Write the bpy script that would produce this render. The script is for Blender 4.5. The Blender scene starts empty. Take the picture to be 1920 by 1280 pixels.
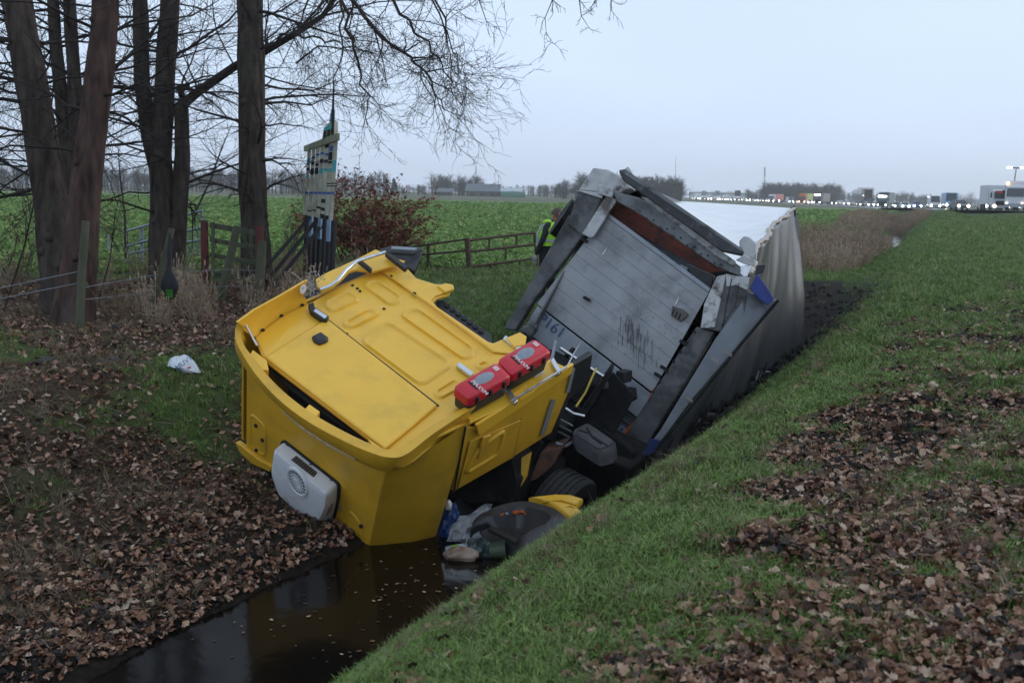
import bpy, bmesh, math, random
import numpy as np
from mathutils import Vector, Matrix, Euler
rnd = random.Random(7)
nrs = np.random.RandomState(11)
scene = bpy.context.scene
C = scene.collection

# ------------------------------------------------------------------ camera
CAM_Z, PITCH, ROLL, FOC = 2.0, math.radians(8.5), math.radians(1.2), 1867.0
_f = Vector((0, math.cos(PITCH), -math.sin(PITCH)))
_u0 = Vector((0, math.sin(PITCH), math.cos(PITCH)))
_r0 = Vector((1, 0, 0))
_r = _r0 * math.cos(ROLL) + _u0 * math.sin(ROLL)
_u = _u0 * math.cos(ROLL) - _r0 * math.sin(ROLL)
CAM = Vector((0, 0, CAM_Z))
cam = bpy.data.cameras.new('camera')
camo = bpy.data.objects.new('camera', cam)
C.objects.link(camo)
cam.sensor_width = 36.0
cam.lens = FOC / 1920 * 36.0
cam.clip_end = 6000
cam.clip_start = 0.05
cam.dof.use_dof = True
cam.dof.focus_distance = 10.3
cam.dof.aperture_fstop = 3.2
m = Matrix((( _r.x, _u.x, -_f.x, 0), (_r.y, _u.y, -_f.y, 0), (_r.z, _u.z, -_f.z, CAM_Z), (0, 0, 0, 1)))
camo.matrix_world = m
scene.camera = camo

# ------------------------------------------------------------------ light
world = bpy.data.worlds.new('World')
scene.world = world
world.use_nodes = True
wn, wl = world.node_tree.nodes, world.node_tree.links
wn.clear()
SUN_EL, SUN_AZ = math.radians(14), math.radians(70)
sky = wn.new('ShaderNodeTexSky')
sky.sky_type = 'NISHITA'
sky.sun_disc = False
sky.sun_elevation = SUN_EL
sky.sun_rotation = SUN_AZ
tc = wn.new('ShaderNodeTexCoord')
sep = wn.new('ShaderNodeSeparateXYZ')
wl.new(tc.outputs['Generated'], sep.inputs[0])
ramp = wn.new('ShaderNodeValToRGB')
wl.new(sep.outputs['Z'], ramp.inputs[0])
cr = ramp.color_ramp
cr.elements[0].position = 0.0
cr.elements[0].color = (0.56, 0.665, 0.87, 1)
cr.elements[1].position = 0.35
cr.elements[1].color = (0.62, 0.745, 0.92, 1)
e = cr.elements.new(0.10); e.color = (0.605, 0.735, 0.935, 1)
nz = wn.new('ShaderNodeTexNoise')
nz.inputs['Scale'].default_value = 1.6
nz.inputs['Detail'].default_value = 4
mp = wn.new('ShaderNodeMapping')
mp.inputs['Scale'].default_value = (1, 1, 3.5)
wl.new(tc.outputs['Generated'], mp.inputs[0])
wl.new(mp.outputs[0], nz.inputs['Vector'])
mr = wn.new('ShaderNodeMapRange')
mr.inputs[1].default_value = 0.3; mr.inputs[2].default_value = 0.7
mr.inputs[3].default_value = 11.3; mr.inputs[4].default_value = 12.7
wl.new(nz.outputs['Fac'], mr.inputs[0])
vm = wn.new('ShaderNodeVectorMath'); vm.operation = 'SCALE'
wl.new(ramp.outputs[0], vm.inputs[0]); wl.new(mr.outputs[0], vm.inputs['Scale'])
mx = wn.new('ShaderNodeMix'); mx.data_type = 'RGBA'
mx.inputs[0].default_value = 0.9
wl.new(sky.outputs[0], mx.inputs[6]); wl.new(vm.outputs[0], mx.inputs[7])
bg = wn.new('ShaderNodeBackground'); bg.inputs[1].default_value = 0.1
wl.new(mx.outputs[2], bg.inputs[0])
wo = wn.new('ShaderNodeOutputWorld')
wl.new(bg.outputs[0], wo.inputs[0])
sun = bpy.data.lights.new('sun', 'SUN')
sun.energy = 0.7
sun.angle = math.radians(25)
sun.color = (1.0, 0.93, 0.85)
so = bpy.data.objects.new('sun', sun)
C.objects.link(so)
sd = Vector((math.sin(SUN_AZ) * math.cos(SUN_EL), math.cos(SUN_AZ) * math.cos(SUN_EL), math.sin(SUN_EL)))
so.rotation_euler = sd.to_track_quat('Z', 'Y').to_euler()
scene.view_settings.view_transform = 'Standard'
scene.view_settings.look = 'None'
scene.view_settings.gamma = 1
scene.view_settings.exposure = 0.0
scene.cycles.use_denoising = True
scene.cycles.max_bounces = 6
scene.cycles.volume_bounces = 3

# ------------------------------------------------------------------ small tools
def ray(px, py):
    return _f + _r * ((px - 960) / FOC) - _u * ((py - 640) / FOC)
def at(px, py, d):                       # point at depth d along the view axis
    return CAM + ray(px, py) * d
def on_plane(px, py, p0, n, off=0.0):    # point of a real plane
    r = ray(px, py)
    return CAM + r * ((p0 + n * off - CAM).dot(n) / r.dot(n))
def at_z(px, py, z):
    r = ray(px, py)
    return CAM + r * ((z - CAM_Z) / r.z)

MATS = {}
def mat(name, col, rough=0.6, metal=0.0, var=0.15, scale=6.0, bump=0.0, bscale=60.0, dirt=None, dscale=3.0, dlo=0.5, dhi=0.62, rnd_hue=0.0, spec=0.5, stretch=None, emit=None, estr=0.0, trans=0.0, coat=0.0, coord='Object'):
    if name in MATS: return MATS[name]
    M = bpy.data.materials.new(name)
    M.use_nodes = True
    N, L = M.node_tree.nodes, M.node_tree.links
    b = N['Principled BSDF']
    b.inputs['Roughness'].default_value = rough
    b.inputs['Metallic'].default_value = metal
    b.inputs['Specular IOR Level'].default_value = spec
    b.inputs['Coat Weight'].default_value = coat
    b.inputs['Transmission Weight'].default_value = trans
    t = N.new('ShaderNodeTexCoord')
    vec = t.outputs[coord]
    if stretch:
        mpn = N.new('ShaderNodeMapping'); mpn.inputs['Scale'].default_value = stretch
        L.new(vec, mpn.inputs[0]); vec = mpn.outputs[0]
    n1 = N.new('ShaderNodeTexNoise'); n1.inputs['Scale'].default_value = scale; n1.inputs['Detail'].default_value = 5
    L.new(vec, n1.inputs['Vector'])
    r1 = N.new('ShaderNodeValToRGB')
    r1.color_ramp.elements[0].position = 0.3; r1.color_ramp.elements[1].position = 0.7
    r1.color_ramp.elements[0].color = tuple(c * (1 - var) for c in col[:3]) + (1,)
    r1.color_ramp.elements[1].color = tuple(min(1, c * (1 + var)) for c in col[:3]) + (1,)
    L.new(n1.outputs['Fac'], r1.inputs[0])
    out = r1.outputs[0]
    if dirt:
        n2 = N.new('ShaderNodeTexNoise'); n2.inputs['Scale'].default_value = dscale; n2.inputs['Detail'].default_value = 8
        n2.inputs['Roughness'].default_value = 0.65
        L.new(vec, n2.inputs['Vector'])
        mr2 = N.new('ShaderNodeMapRange'); mr2.inputs[1].default_value = dlo; mr2.inputs[2].default_value = dhi
        L.new(n2.outputs['Fac'], mr2.inputs[0])
        mm = N.new('ShaderNodeMix'); mm.data_type = 'RGBA'
        L.new(mr2.outputs[0], mm.inputs[0]); L.new(out, mm.inputs[6]); mm.inputs[7].default_value = tuple(dirt[:3]) + (1,)
        out = mm.outputs[2]
    if rnd_hue:
        oi = N.new('ShaderNodeObjectInfo')
        hs = N.new('ShaderNodeHueSaturation')
        a = N.new('ShaderNodeMapRange'); a.inputs[3].default_value = 1 - rnd_hue; a.inputs[4].default_value = 1 + rnd_hue
        L.new(oi.outputs['Random'], a.inputs[0]); L.new(a.outputs[0], hs.inputs['Value']); L.new(out, hs.inputs['Color'])
        out = hs.outputs[0]
    L.new(out, b.inputs['Base Color'])
    if bump:
        n3 = N.new('ShaderNodeTexNoise'); n3.inputs['Scale'].default_value = bscale; n3.inputs['Detail'].default_value = 4
        L.new(vec, n3.inputs['Vector'])
        bp = N.new('ShaderNodeBump'); bp.inputs['Strength'].default_value = bump; bp.inputs['Distance'].default_value = 0.02
        L.new(n3.outputs['Fac'], bp.inputs['Height']); L.new(bp.outputs[0], b.inputs['Normal'])
    if emit:
        b.inputs['Emission Color'].default_value = tuple(emit[:3]) + (1,)
        b.inputs['Emission Strength'].default_value = estr
    MATS[name] = M
    return M

def thing(name, label, cat, loc=(0, 0, 0), group=None, matrix=None, kind=None):
    o = bpy.data.objects.new(name, None)
    C.objects.link(o)
    o.empty_display_size = 0.2
    o.matrix_world = matrix if matrix is not None else Matrix.Translation(Vector(loc))
    tag(o, label, cat, group, kind)
    return o
def tag(o, label=None, cat=None, group=None, kind=None):
    if label: o['label'] = label
    if cat: o['category'] = cat
    if group: o['group'] = group
    if kind: o['kind'] = kind
    return o
def root_inv(o):
    while o.parent: o = o.parent
    return o.matrix_basis.inverted()

class MB:
    """collects geometry and links it as one mesh object"""
    def __init__(s): s.v, s.f, s.mi, s.cur = [], [], [], 0
    def add(s, vs, fs):
        k = len(s.v); s.v += [Vector(p) for p in vs]
        s.f += [tuple(i + k for i in f) for f in fs]; s.mi += [s.cur] * len(fs)
        return s
    def box(s, c, size, R=None):
        c = Vector(c); hx, hy, hz = size[0] / 2, size[1] / 2, size[2] / 2
        vs = [Vector((x, y, z)) for x in (-hx, hx) for y in (-hy, hy) for z in (-hz, hz)]
        if R is not None: vs = [R @ p for p in vs]
        return s.add([p + c for p in vs], [(0, 1, 3, 2), (4, 6, 7, 5), (0, 4, 5, 1), (2, 3, 7, 6), (0, 2, 6, 4), (1, 5, 7, 3)])
    def prism(s, poly, off):             # polygon pushed along a vector
        n = len(poly); off = Vector(off)
        a = [Vector(p) for p in poly]
        return s.add(a + [p + off for p in a], [tuple(range(n)), tuple(range(2 * n - 1, n - 1, -1))] + [(i, i + n, (i + 1) % n + n, (i + 1) % n) for i in range(n)])
    def loft(s, rings, closed=True, caps=True):
        n = len(rings[0]); vs = [p for r in rings for p in r]; fs = []
        for k in range(len(rings) - 1):
            for i in range(n if closed else n - 1):
                j = (i + 1) % n
                fs.append((k * n + i, k * n + j, (k + 1) * n + j, (k + 1) * n + i))
        if caps and closed:
            fs.append(tuple(range(n - 1, -1, -1))); fs.append(tuple((len(rings) - 1) * n + i for i in range(n)))
        return s.add(vs, fs)
    def tube(s, pts, rad, n=8, caps=True):
        pts = [Vector(p) for p in pts]
        if not hasattr(rad, '__len__'): rad = [rad] * len(pts)
        up = Vector((0, 0, 1)); rings = []
        prev = None
        for i, p in enumerate(pts):
            t = (pts[min(i + 1, len(pts) - 1)] - pts[max(i - 1, 0)])
            if t.length < 1e-9: t = Vector((0, 0, 1))
            t.normalize()
            a = prev if prev is not None else (up if abs(t.z) < 0.95 else Vector((1, 0, 0)))
            x = a - t * a.dot(t)
            if x.length < 1e-6: x = t.orthogonal()
            x.normalize(); y = t.cross(x); prev = x
            rings.append([p + (x * math.cos(2 * math.pi * k / n) + y * math.sin(2 * math.pi * k / n)) * rad[i] for k in range(n)])
        return s.loft(rings, True, caps)
    def lathe(s, c, axis, prof, n=20):   # prof: (radius, along)
        axis = Vector(axis).normalized(); x = axis.orthogonal().normalized(); y = axis.cross(x); c = Vector(c)
        return s.loft([[c + axis * h + (x * math.cos(2 * math.pi * k / n) + y * math.sin(2 * math.pi * k / n)) * r for k in range(n)] for r, h in prof], True, True)
    def blob(s, c, size, seed=0, n=10, rough=0.2, R=None):
        q = random.Random(seed); c = Vector(c); vs, fs = [], []
        ph = [q.uniform(0, 6.28) for _ in range(6)]
        for i in range(n + 1):
            th = math.pi * i / n
            for k in range(n * 2):
                a = math.pi * k / n
                w = 1 + rough * (math.sin(3 * a + ph[0]) * math.sin(2 * th + ph[1]) * .5 + math.sin(5 * a + ph[2] + 3 * th) * .35 + q.uniform(-.35, .35))
                p = Vector((math.sin(th) * math.cos(a) * size[0] * w, math.sin(th) * math.sin(a) * size[1] * w, math.cos(th) * size[2] * w))
                vs.append(c + (R @ p if R is not None else p))
        m2 = n * 2
        for i in range(n):
            for k in range(m2):
                fs.append((i * m2 + k, (i + 1) * m2 + k, (i + 1) * m2 + (k + 1) % m2, i * m2 + (k + 1) % m2))
        return s.add(vs, fs)
    def mesh(s, name, mats, smooth=None, inv=None):
        me = bpy.data.meshes.new(name)
        vs = s.v if inv is None else [inv @ p for p in s.v]
        me.from_pydata([tuple(p) for p in vs], [], s.f)
        for q in (mats if isinstance(mats, (list, tuple)) else [mats]): me.materials.append(q)
        if any(s.mi): me.polygons.foreach_set('material_index', s.mi)
        me.validate()
        bm = bmesh.new(); bm.from_mesh(me); bmesh.ops.recalc_face_normals(bm, faces=bm.faces); bm.to_mesh(me); bm.free()
        if smooth:
            me.polygons.foreach_set('use_smooth', [True] * len(me.polygons))
            me.set_sharp_from_angle(angle=math.radians(smooth))
        return me
    def build(s, name, mats, parent=None, smooth=None, local=False, bevel=0, label=None, sub=0, kind=None):
        inv = None if (parent is None or local) else root_inv(parent)
        o = bpy.data.objects.new(name, s.mesh(name, mats, smooth, inv))
        C.objects.link(o)
        if parent: o.parent = parent
        if bevel:
            b = o.modifiers.new('bevel', 'BEVEL'); b.width = bevel; b.segments = 2; b.limit_method = 'ANGLE'; b.angle_limit = math.radians(35)
            if not smooth:
                o.data.polygons.foreach_set('use_smooth', [True] * len(o.data.polygons)); o.data.set_sharp_from_angle(angle=math.radians(50))
        if sub:
            b = o.modifiers.new('sub', 'SUBSURF'); b.levels = b.render_levels = sub
        if label: o['label'] = label
        if kind: o['kind'] = kind
        return o

def arr_mesh(name, verts, faces, mats, mi=None, smooth=False):
    """fast mesh from numpy arrays; faces n x 3 or n x 4"""
    me = bpy.data.meshes.new(name)
    verts = np.asarray(verts, np.float32); faces = np.asarray(faces, np.int32)
    n, k = faces.shape
    me.vertices.add(len(verts)); me.vertices.foreach_set('co', verts.ravel())
    me.loops.add(n * k); me.loops.foreach_set('vertex_index', faces.ravel())
    me.polygons.add(n); me.polygons.foreach_set('loop_start', np.arange(n, dtype=np.int32) * k)
    for q in (mats if isinstance(mats, (list, tuple)) else [mats]): me.materials.append(q)
    if mi is not None: me.polygons.foreach_set('material_index', np.asarray(mi, np.int32))
    me.polygons.foreach_set('use_smooth', np.full(n, smooth))
    me.update(calc_edges=True)
    return me

def vnoise(x, y, s, seed=0):             # smooth value noise, about 0..1
    x = np.asarray(x, float) / s + seed * 17.3; y = np.asarray(y, float) / s + seed * 9.1
    xi, yi = np.floor(x), np.floor(y); xf, yf = x - xi, y - yi
    u, v = xf * xf * (3 - 2 * xf), yf * yf * (3 - 2 * yf)
    h = lambda a, b: np.modf(np.abs(np.sin(a * 127.1 + b * 311.7 + seed) * 43758.5453))[0]
    return (h(xi, yi) * (1 - u) + h(xi + 1, yi) * u) * (1 - v) + (h(xi, yi + 1) * (1 - u) + h(xi + 1, yi + 1) * u) * v
def fbm(x, y, s, seed=0):
    return (vnoise(x, y, s, seed) + .5 * vnoise(x, y, s / 2.1, seed + 3) + .25 * vnoise(x, y, s / 4.3, seed + 5)) / 1.75

# ------------------------------------------------------------------ terrain
CREST = np.array([(-30, -50), (-2.0, 0.6), (-0.68, 3.44), (-0.13, 4.64), (0.88, 6.55), (3.04, 10.54), (7.5, 20.6), (13.2, 33.5), (23.8, 58), (32.4, 78), (46, 114), (60, 150)], float)
def crest_d(x, y):
    """distance to the crest of the right bank; positive towards the ditch"""
    x = np.asarray(x, float); y = np.asarray(y, float)
    best = np.full(x.shape, 1e9); sg = np.zeros(x.shape)
    for (ax, ay), (bx, by) in zip(CREST[:-1], CREST[1:]):
        dx, dy = bx - ax, by - ay; L2 = dx * dx + dy * dy
        t = np.clip(((x - ax) * dx + (y - ay) * dy) / L2, 0, 1)
        ex, ey = x - ax - t * dx, y - ay - t * dy
        d = np.hypot(ex, ey); s = np.sign(dx * ey - dy * ex)
        k = d < best
        best = np.where(k, d, best); sg = np.where(k, s, sg)
    return best * sg
RY = [-60, 30, 45, 80, 110, 131, 160, 210, 267, 330, 420, 600, 900, 3500]
RZ = [.38, .38, .42, .72, 1.0, 1.0, .8, .3, -.1, -.4, -.8, -1.2, -1.6, -1.6]
def height(x, y):
    x = np.asarray(x, float); y = np.asarray(y, float)
    d = crest_d(x, y)
    lvl = np.interp(y, RY, RZ)
    near = np.interp(d, [-3, -1.2, 0, .45, 1.55, 2.0, 2.7, 3.15, 3.6, 4.3, 5.0, 5.8, 7.0, 8.8], [.36, .25, .03, -.30, -1.3, -1.62, -1.65, -1.3, -1.14, -1.02, -.88, -.52, -.12, 0])
    far = np.interp(d, [-3, -1.2, 0, .45, 1.55, 2.0, 2.7, 3.15, 3.6, 4.4, 5.2, 8.5], [.36, .25, .03, -.30, -1.3, -1.62, -1.65, -1.3, -.8, -.25, -.02, 0])
    far2 = np.interp(d, [-3, -1.2, 0, .8, 2.0, 2.3, 2.55, 2.85, 3.9, 5.0, 6.0, 9], [.38, .33, .2, -.3, -1.3, -1.5, -1.5, -1.3, -.7, -.2, -.02, 0])
    w2 = np.clip((y - 30) / 8, 0, 1); far = far * (1 - w2) + far2 * w2
    w = np.clip((y - 10.5) / 4.5, 0, 1)
    h = near * (1 - w) + far * w
    k = np.clip((d + 14) / 11, 0, 1)
    h = np.where(d < -3, lvl * (1 - k) + .38 * k, h)
    lv2 = np.where(d < 0, h + (lvl - .38) * np.clip(-d / 3, 0, 1) * (d >= -3), h); h = lv2
    dam = np.interp(y, [23.5, 28, 50, 58], [0, 1, .85, 0]) ** .6 * (d > 0) * (d < 6)
    h = np.maximum(h, np.where(dam > 0, -1.75 + 1.45 * dam, -9))
    fade = np.clip((y - 112) / 14, 0, 1)
    h = np.where((d > 0), h * (1 - fade) + fade * np.interp(d, [0, 25], [0.2, 0]), h)
    # land level falls towards the far road
    amp = np.where(np.abs(d - 2.3) < .8, .2, 1.0)
    b = (fbm(x, y, 1.1, 1) - .5) * .10 + (vnoise(x, y, .32, 2) - .5) * .035
    bank = np.clip(1 - np.abs(d - 4.3) / 2.4, 0, 1) * (fbm(x, y, .5, 6) - .5) * .18
    clod = np.clip(fbm(x, y, .7, 9) - .58, 0, 1) * .32 * np.clip((-d - .5) / .5, 0, 1) * np.clip((14 - y) / 6, 0, 1)
    nearw = np.clip((60 - np.hypot(x, y)) / 30, 0, 1)
    return h + (b * amp + bank + clod) * nearw
def ground_hit(px, py):
    r = ray(px, py); t = 2.0
    while t < 400:
        p = CAM + r * t
        if p.z <= float(height(np.array([p.x]), np.array([p.y]))[0]): return p
        t += .02 + t * .002
    return CAM + r * t
def hz(x, y): return float(height(np.array([x]), np.array([y]))[0])

def fence_y(x):                          # beyond this line the crop field begins
    return np.interp(x, [-30, -12, -5, -3, 1.2, 5, 20], [24, 22, 22.5, 25.0, 27.4, 26.5, 34])
def zones(x, y):
    d = crest_d(x, y)
    n1, n2, n3 = fbm(x, y, 1.5, 21), fbm(x, y, .55, 22), fbm(x, y, 4.0, 23)
    crop = (d > 5.5) * np.clip((y - fence_y(x)) / 1.0, 0, 1)
    mud = np.clip(1 - (d - 3.2) / (1.25 + .7 * n2), 0, 1) * (d > 1.2) * np.where(y < 13, 1, .5)
    mud = np.maximum(mud, (d <= 3.2) * (d > 1.3) * 1.0) * np.clip((34 - y) / 6, .25, 1)
    mud *= np.where((y > 28) & (y < 56), .15, 1)
    mud = np.maximum(mud, np.clip(1.4 - np.abs(d - 1.1) / .9, 0, 1) * np.clip(1.6 - np.abs(y - 18.0) / 3.6, 0, 1))
    mud = np.maximum(mud, np.clip(1.6 - np.abs(d - 1.3 + (n1 - .5)) / 1.0, 0, 1) * np.clip(1.5 - np.abs(y - 23.8 + (n2 - .5) * 3) / 4.0, 0, 1))
    # clods of dark soil in the verge
    mud = np.maximum(mud, np.clip((n2 * .5 + n1 * .5 - .47) * 8, 0, 1) * np.clip((-d - .45) / .35, 0, 1) * np.clip(1.3 - np.abs(d + 1.6) / 2.4, 0, 1) * np.clip((17 - y) / 6, 0, 1))
    wood = (d > 3.2) * np.clip((x - .2 + np.clip(y - 10.8, 0, 50) * .42 + (n1 - .5) * 2.0) * -1.0, 0, 1) * np.clip((21.5 - y) / 1.0, 0, 1)
    left_litter = np.clip(wood * (1.08 - .95 * np.clip((n1 * .6 + n2 * .4 - .40) * 5, 0, 1) * np.clip(1.35 - np.abs(y - 11.3) / 2.0, 0, 1) * (d > 4.8) * np.clip((-2.6 - x) * 1.2, 0, 1) - .45 * np.clip((n2 - .55) * 5, 0, 1) * (y < 10.5)), 0, 1)
    r = np.clip((-d - .35 + (n1 - .5) * 1.2) / .6, 0, 1) * np.clip((15.5 - y + (n3 - .5) * 14) / 8, 0, 1)
    right_litter = r * np.clip((n1 * .5 + n2 * .5 - .27 + np.clip(-d - 1.2, 0, 1.5) * .05 - .22 * np.exp(-((d + .45) / .55) ** 2)) * 3.6, 0, .9)
    right_litter = np.maximum(right_litter, (d < -.6) * np.clip((n1 - .60) * 6, 0, 1) * np.clip((30 - y) / 14, 0, 1) * .7)
    litter = np.maximum(left_litter, right_litter)
    return d, crop, np.clip(mud, 0, 1), np.clip(litter, 0, 1)

def axis(*segs):
    out = []
    for a, b, st in segs: out += list(np.arange(a, b, st))
    return np.array(out)
gx = np.concatenate([-np.geomspace(17, 1100, 30)[::-1], axis((-16.9, 15, .13), (15, 60, .4), (60, 130, 1.6)), np.geomspace(130, 1100, 21)])
gy = np.concatenate([axis((-60, 0, 6), (0, 2, .3), (2, 24, .12), (24, 40, .25), (40, 130, .8)), np.geomspace(130, 1380, 44)])
X, Y = np.meshgrid(gx, gy)
Z = height(X, Y)
ny, nx = X.shape
idx = np.arange(nx * ny).reshape(ny, nx)
F4 = np.stack([idx[:-1, :-1], idx[:-1, 1:], idx[1:, 1:], idx[1:, :-1]], -1).reshape(-1, 4)
gm = bpy.data.materials.new('ground_soil'); gm.use_nodes = True
def ground_material(M):
    N, L = M.node_tree.nodes, M.node_tree.links
    b = N['Principled BSDF']; b.inputs['Roughness'].default_value = .85; b.inputs['Specular IOR Level'].default_value = .12
    geo = N.new('ShaderNodeNewGeometry')
    at_ = N.new('ShaderNodeVertexColor'); at_.layer_name = 'zone'
    sp = N.new('ShaderNodeSeparateColor'); L.new(at_.outputs['Color'], sp.inputs[0])
    def noise(sc, det=6, rough=.6):
        n = N.new('ShaderNodeTexNoise'); n.inputs['Scale'].default_value = sc; n.inputs['Detail'].default_value = det; n.inputs['Roughness'].default_value = rough
        L.new(geo.outputs['Position'], n.inputs['Vector']); return n.outputs['Fac']
    def ramp_(fac, *st):
        r = N.new('ShaderNodeValToRGB'); L.new(fac, r.inputs[0]); el = r.color_ramp.elements
        el[0].position, el[0].color = st[0][0], st[0][1] + (1,); el[1].position, el[1].color = st[-1][0], st[-1][1] + (1,)
        for p, c in st[1:-1]: q = el.new(p); q.color = c + (1,)
        return r.outputs[0]
    def mix(f, a, c):
        mm = N.new('ShaderNodeMix'); mm.data_type = 'RGBA'; L.new(f, mm.inputs[0]); L.new(a, mm.inputs[6]); L.new(c, mm.inputs[7]); return mm.outputs[2]
    grass = mix(noise(.35, 3), ramp_(noise(9), (.3, (.030, .042, .014)), (.55, (.06, .095, .026)), (.75, (.10, .105, .045))), ramp_(noise(5), (.3, (.045, .075, .02)), (.7, (.07, .125, .035))))
    litter = ramp_(noise(26, 8, .75), (.32, (.014, .011, .008)), (.47, (.052, .036, .022)), (.58, (.10, .066, .042)), (.72, (.19, .135, .085)))
    mud = ramp_(noise(14, 8, .7), (.3, (.006, .005, .005)), (.55, (.022, .016, .012)), (.8, (.05, .037, .028)))
    cropc = mix(ramp_(noise(.06, 3), (.42, (0, 0, 0)), (.62, (1, 1, 1))), ramp_(noise(3.2, 8, .7), (.3, (.11, .18, .06)), (.55, (.19, .29, .11)), (.75, (.26, .35, .15))), ramp_(noise(2.6, 8, .7), (.3, (.10, .14, .035)), (.6, (.21, .26, .075)), (.8, (.27, .30, .10))))
    # far strip of stubble behind the crop
    sx = N.new('ShaderNodeSeparateXYZ'); L.new(geo.outputs['Position'], sx.inputs[0])
    fr = N.new('ShaderNodeMapRange'); fr.inputs[1].default_value = 215; fr.inputs[2].default_value = 232; L.new(sx.outputs['Y'], fr.inputs[0])
    stub = ramp_(noise(.05, 3), (.3, (.11, .12, .075)), (.7, (.15, .15, .10)))
    cropc = mix(fr.outputs[0], cropc, stub)
    c = mix(sp.outputs['Green'], grass, litter)
    c = mix(sp.outputs['Blue'], c, mud)
    c = mix(sp.outputs['Red'], c, cropc)
    L.new(c, b.inputs['Base Color'])
    bp = N.new('ShaderNodeBump'); bp.inputs['Strength'].default_value = .8; bp.inputs['Distance'].default_value = .05
    L.new(noise(22, 8, .75), bp.inputs['Height']); L.new(bp.outputs[0], b.inputs['Normal'])
    rr = N.new('ShaderNodeMapRange'); rr.inputs[3].default_value = .9; rr.inputs[4].default_value = .8
    L.new(sp.outputs['Blue'], rr.inputs[0]); L.new(rr.outputs[0], b.inputs['Roughness'])
ground_material(gm)
gme = arr_mesh('ground', np.stack([X.ravel(), Y.ravel(), Z.ravel()], 1), F4, gm, smooth=True)
zd, zc, zm, zl = zones(X.ravel(), Y.ravel())
ca = gme.color_attributes.new('zone', 'FLOAT_COLOR', 'POINT')
ca.data.foreach_set('color', np.stack([zc, zl, zm, np.ones_like(zc)], 1).astype(np.float32).ravel())
ground = bpy.data.objects.new('ground', gme); C.objects.link(ground)
tag(ground, 'grassy verge, leaf strewn ditch banks and green crop field', kind='structure')

# water in the ditch: a strip that follows the ditch
wm = bpy.data.materials.new('ditch_water'); wm.use_nodes = True
def water_material(M):
    N, L = M.node_tree.nodes, M.node_tree.links
    b = N['Principled BSDF']
    b.inputs['Base Color'].default_value = (.006, .0045, .0035, 1); b.inputs['Roughness'].default_value = .11; b.inputs['IOR'].default_value = 1.27; b.inputs['Specular IOR Level'].default_value = .38
    g = N.new('ShaderNodeNewGeometry')
    n = N.new('ShaderNodeTexNoise'); n.inputs['Scale'].default_value = 3.5; n.inputs['Detail'].default_value = 3
    L.new(g.outputs['Position'], n.inputs['Vector'])
    bp = N.new('ShaderNodeBump'); bp.inputs['Strength'].default_value = .06; bp.inputs['Distance'].default_value = .05
    L.new(n.outputs['Fac'], bp.inputs['Height']); L.new(bp.outputs[0], b.inputs['Normal'])
water_material(wm)
wv = []
cy_ = np.concatenate([np.arange(-6, 120, 1.0)])
for y in cy_:
    k = np.interp(y, CREST[:, 1], CREST[:, 0])
    wv += [(k - .9, y + .0, -1.3), (k - 4.4, y + 1.6, -1.3)]
wf = [(2 * i, 2 * i + 2, 2 * i + 3, 2 * i + 1) for i in range(len(cy_) - 1)]
water = bpy.data.objects.new('water', arr_mesh('water', wv, wf, wm)); C.objects.link(water)
tag(water, 'dark still ditch water with floating leaf bits', kind='structure')

# ------------------------------------------------------------------ materials for the truck
M_yel = mat('yellow_paint', (.84, .475, .035), rough=.38, var=.05, scale=2.5, dirt=(.50, .31, .03), dscale=2.2, dlo=.52, dhi=.9, bump=.08, bscale=2.6, coat=.2)
M_yel2 = mat('yellow_paint_shaded', (.66, .365, .022), rough=.45, var=.08, scale=3, dirt=(.36, .22, .03), dscale=3.5, dlo=.5, dhi=.9, bump=.08, bscale=3)  # darker copy of the yellow, shade of down and side faces put into it
M_blk = mat('black_plastic', (.018, .019, .021), rough=.5, var=.25, scale=12, bump=.08, bscale=200)
M_seal = mat('black_seal', (.01, .01, .01), rough=.7)
M_rub = mat('tyre_rubber', (.016, .016, .017), rough=.75, var=.3, scale=14, dirt=(.05, .045, .038), dscale=6, dlo=.5, dhi=.7, bump=.15, bscale=90)
M_chr = mat('bright_steel', (.62, .63, .65), rough=.25, metal=.9, var=.1, scale=20)
M_frame = mat('chassis_black', (.009, .009, .010), spec=.2, rough=.75, var=.4, scale=8, dirt=(.05, .035, .025), dscale=7, dlo=.55, dhi=.75)
M_red = mat('red_plastic', (.55, .014, .03), rough=.38, var=.06, scale=6)
M_gry = mat('grey_window', (.22, .24, .27), rough=.3, var=.1, scale=20)
M_wht = mat('white_plastic', (.68, .70, .73), rough=.42, var=.05, scale=5, dirt=(.45, .45, .45), dscale=5, dlo=.55, dhi=.8)
M_lbl = mat('label_white', (.7, .7, .7), rough=.5, var=.05)
M_redprint = mat('red_print', (.25, .03, .03), rough=.5)
M_sheen_scuff = mat('sheen_and_scuff', (.40, .31, .18), rough=.55, var=.3, scale=30)  # pale tone for the painted rim highlight and the scratch

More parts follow.
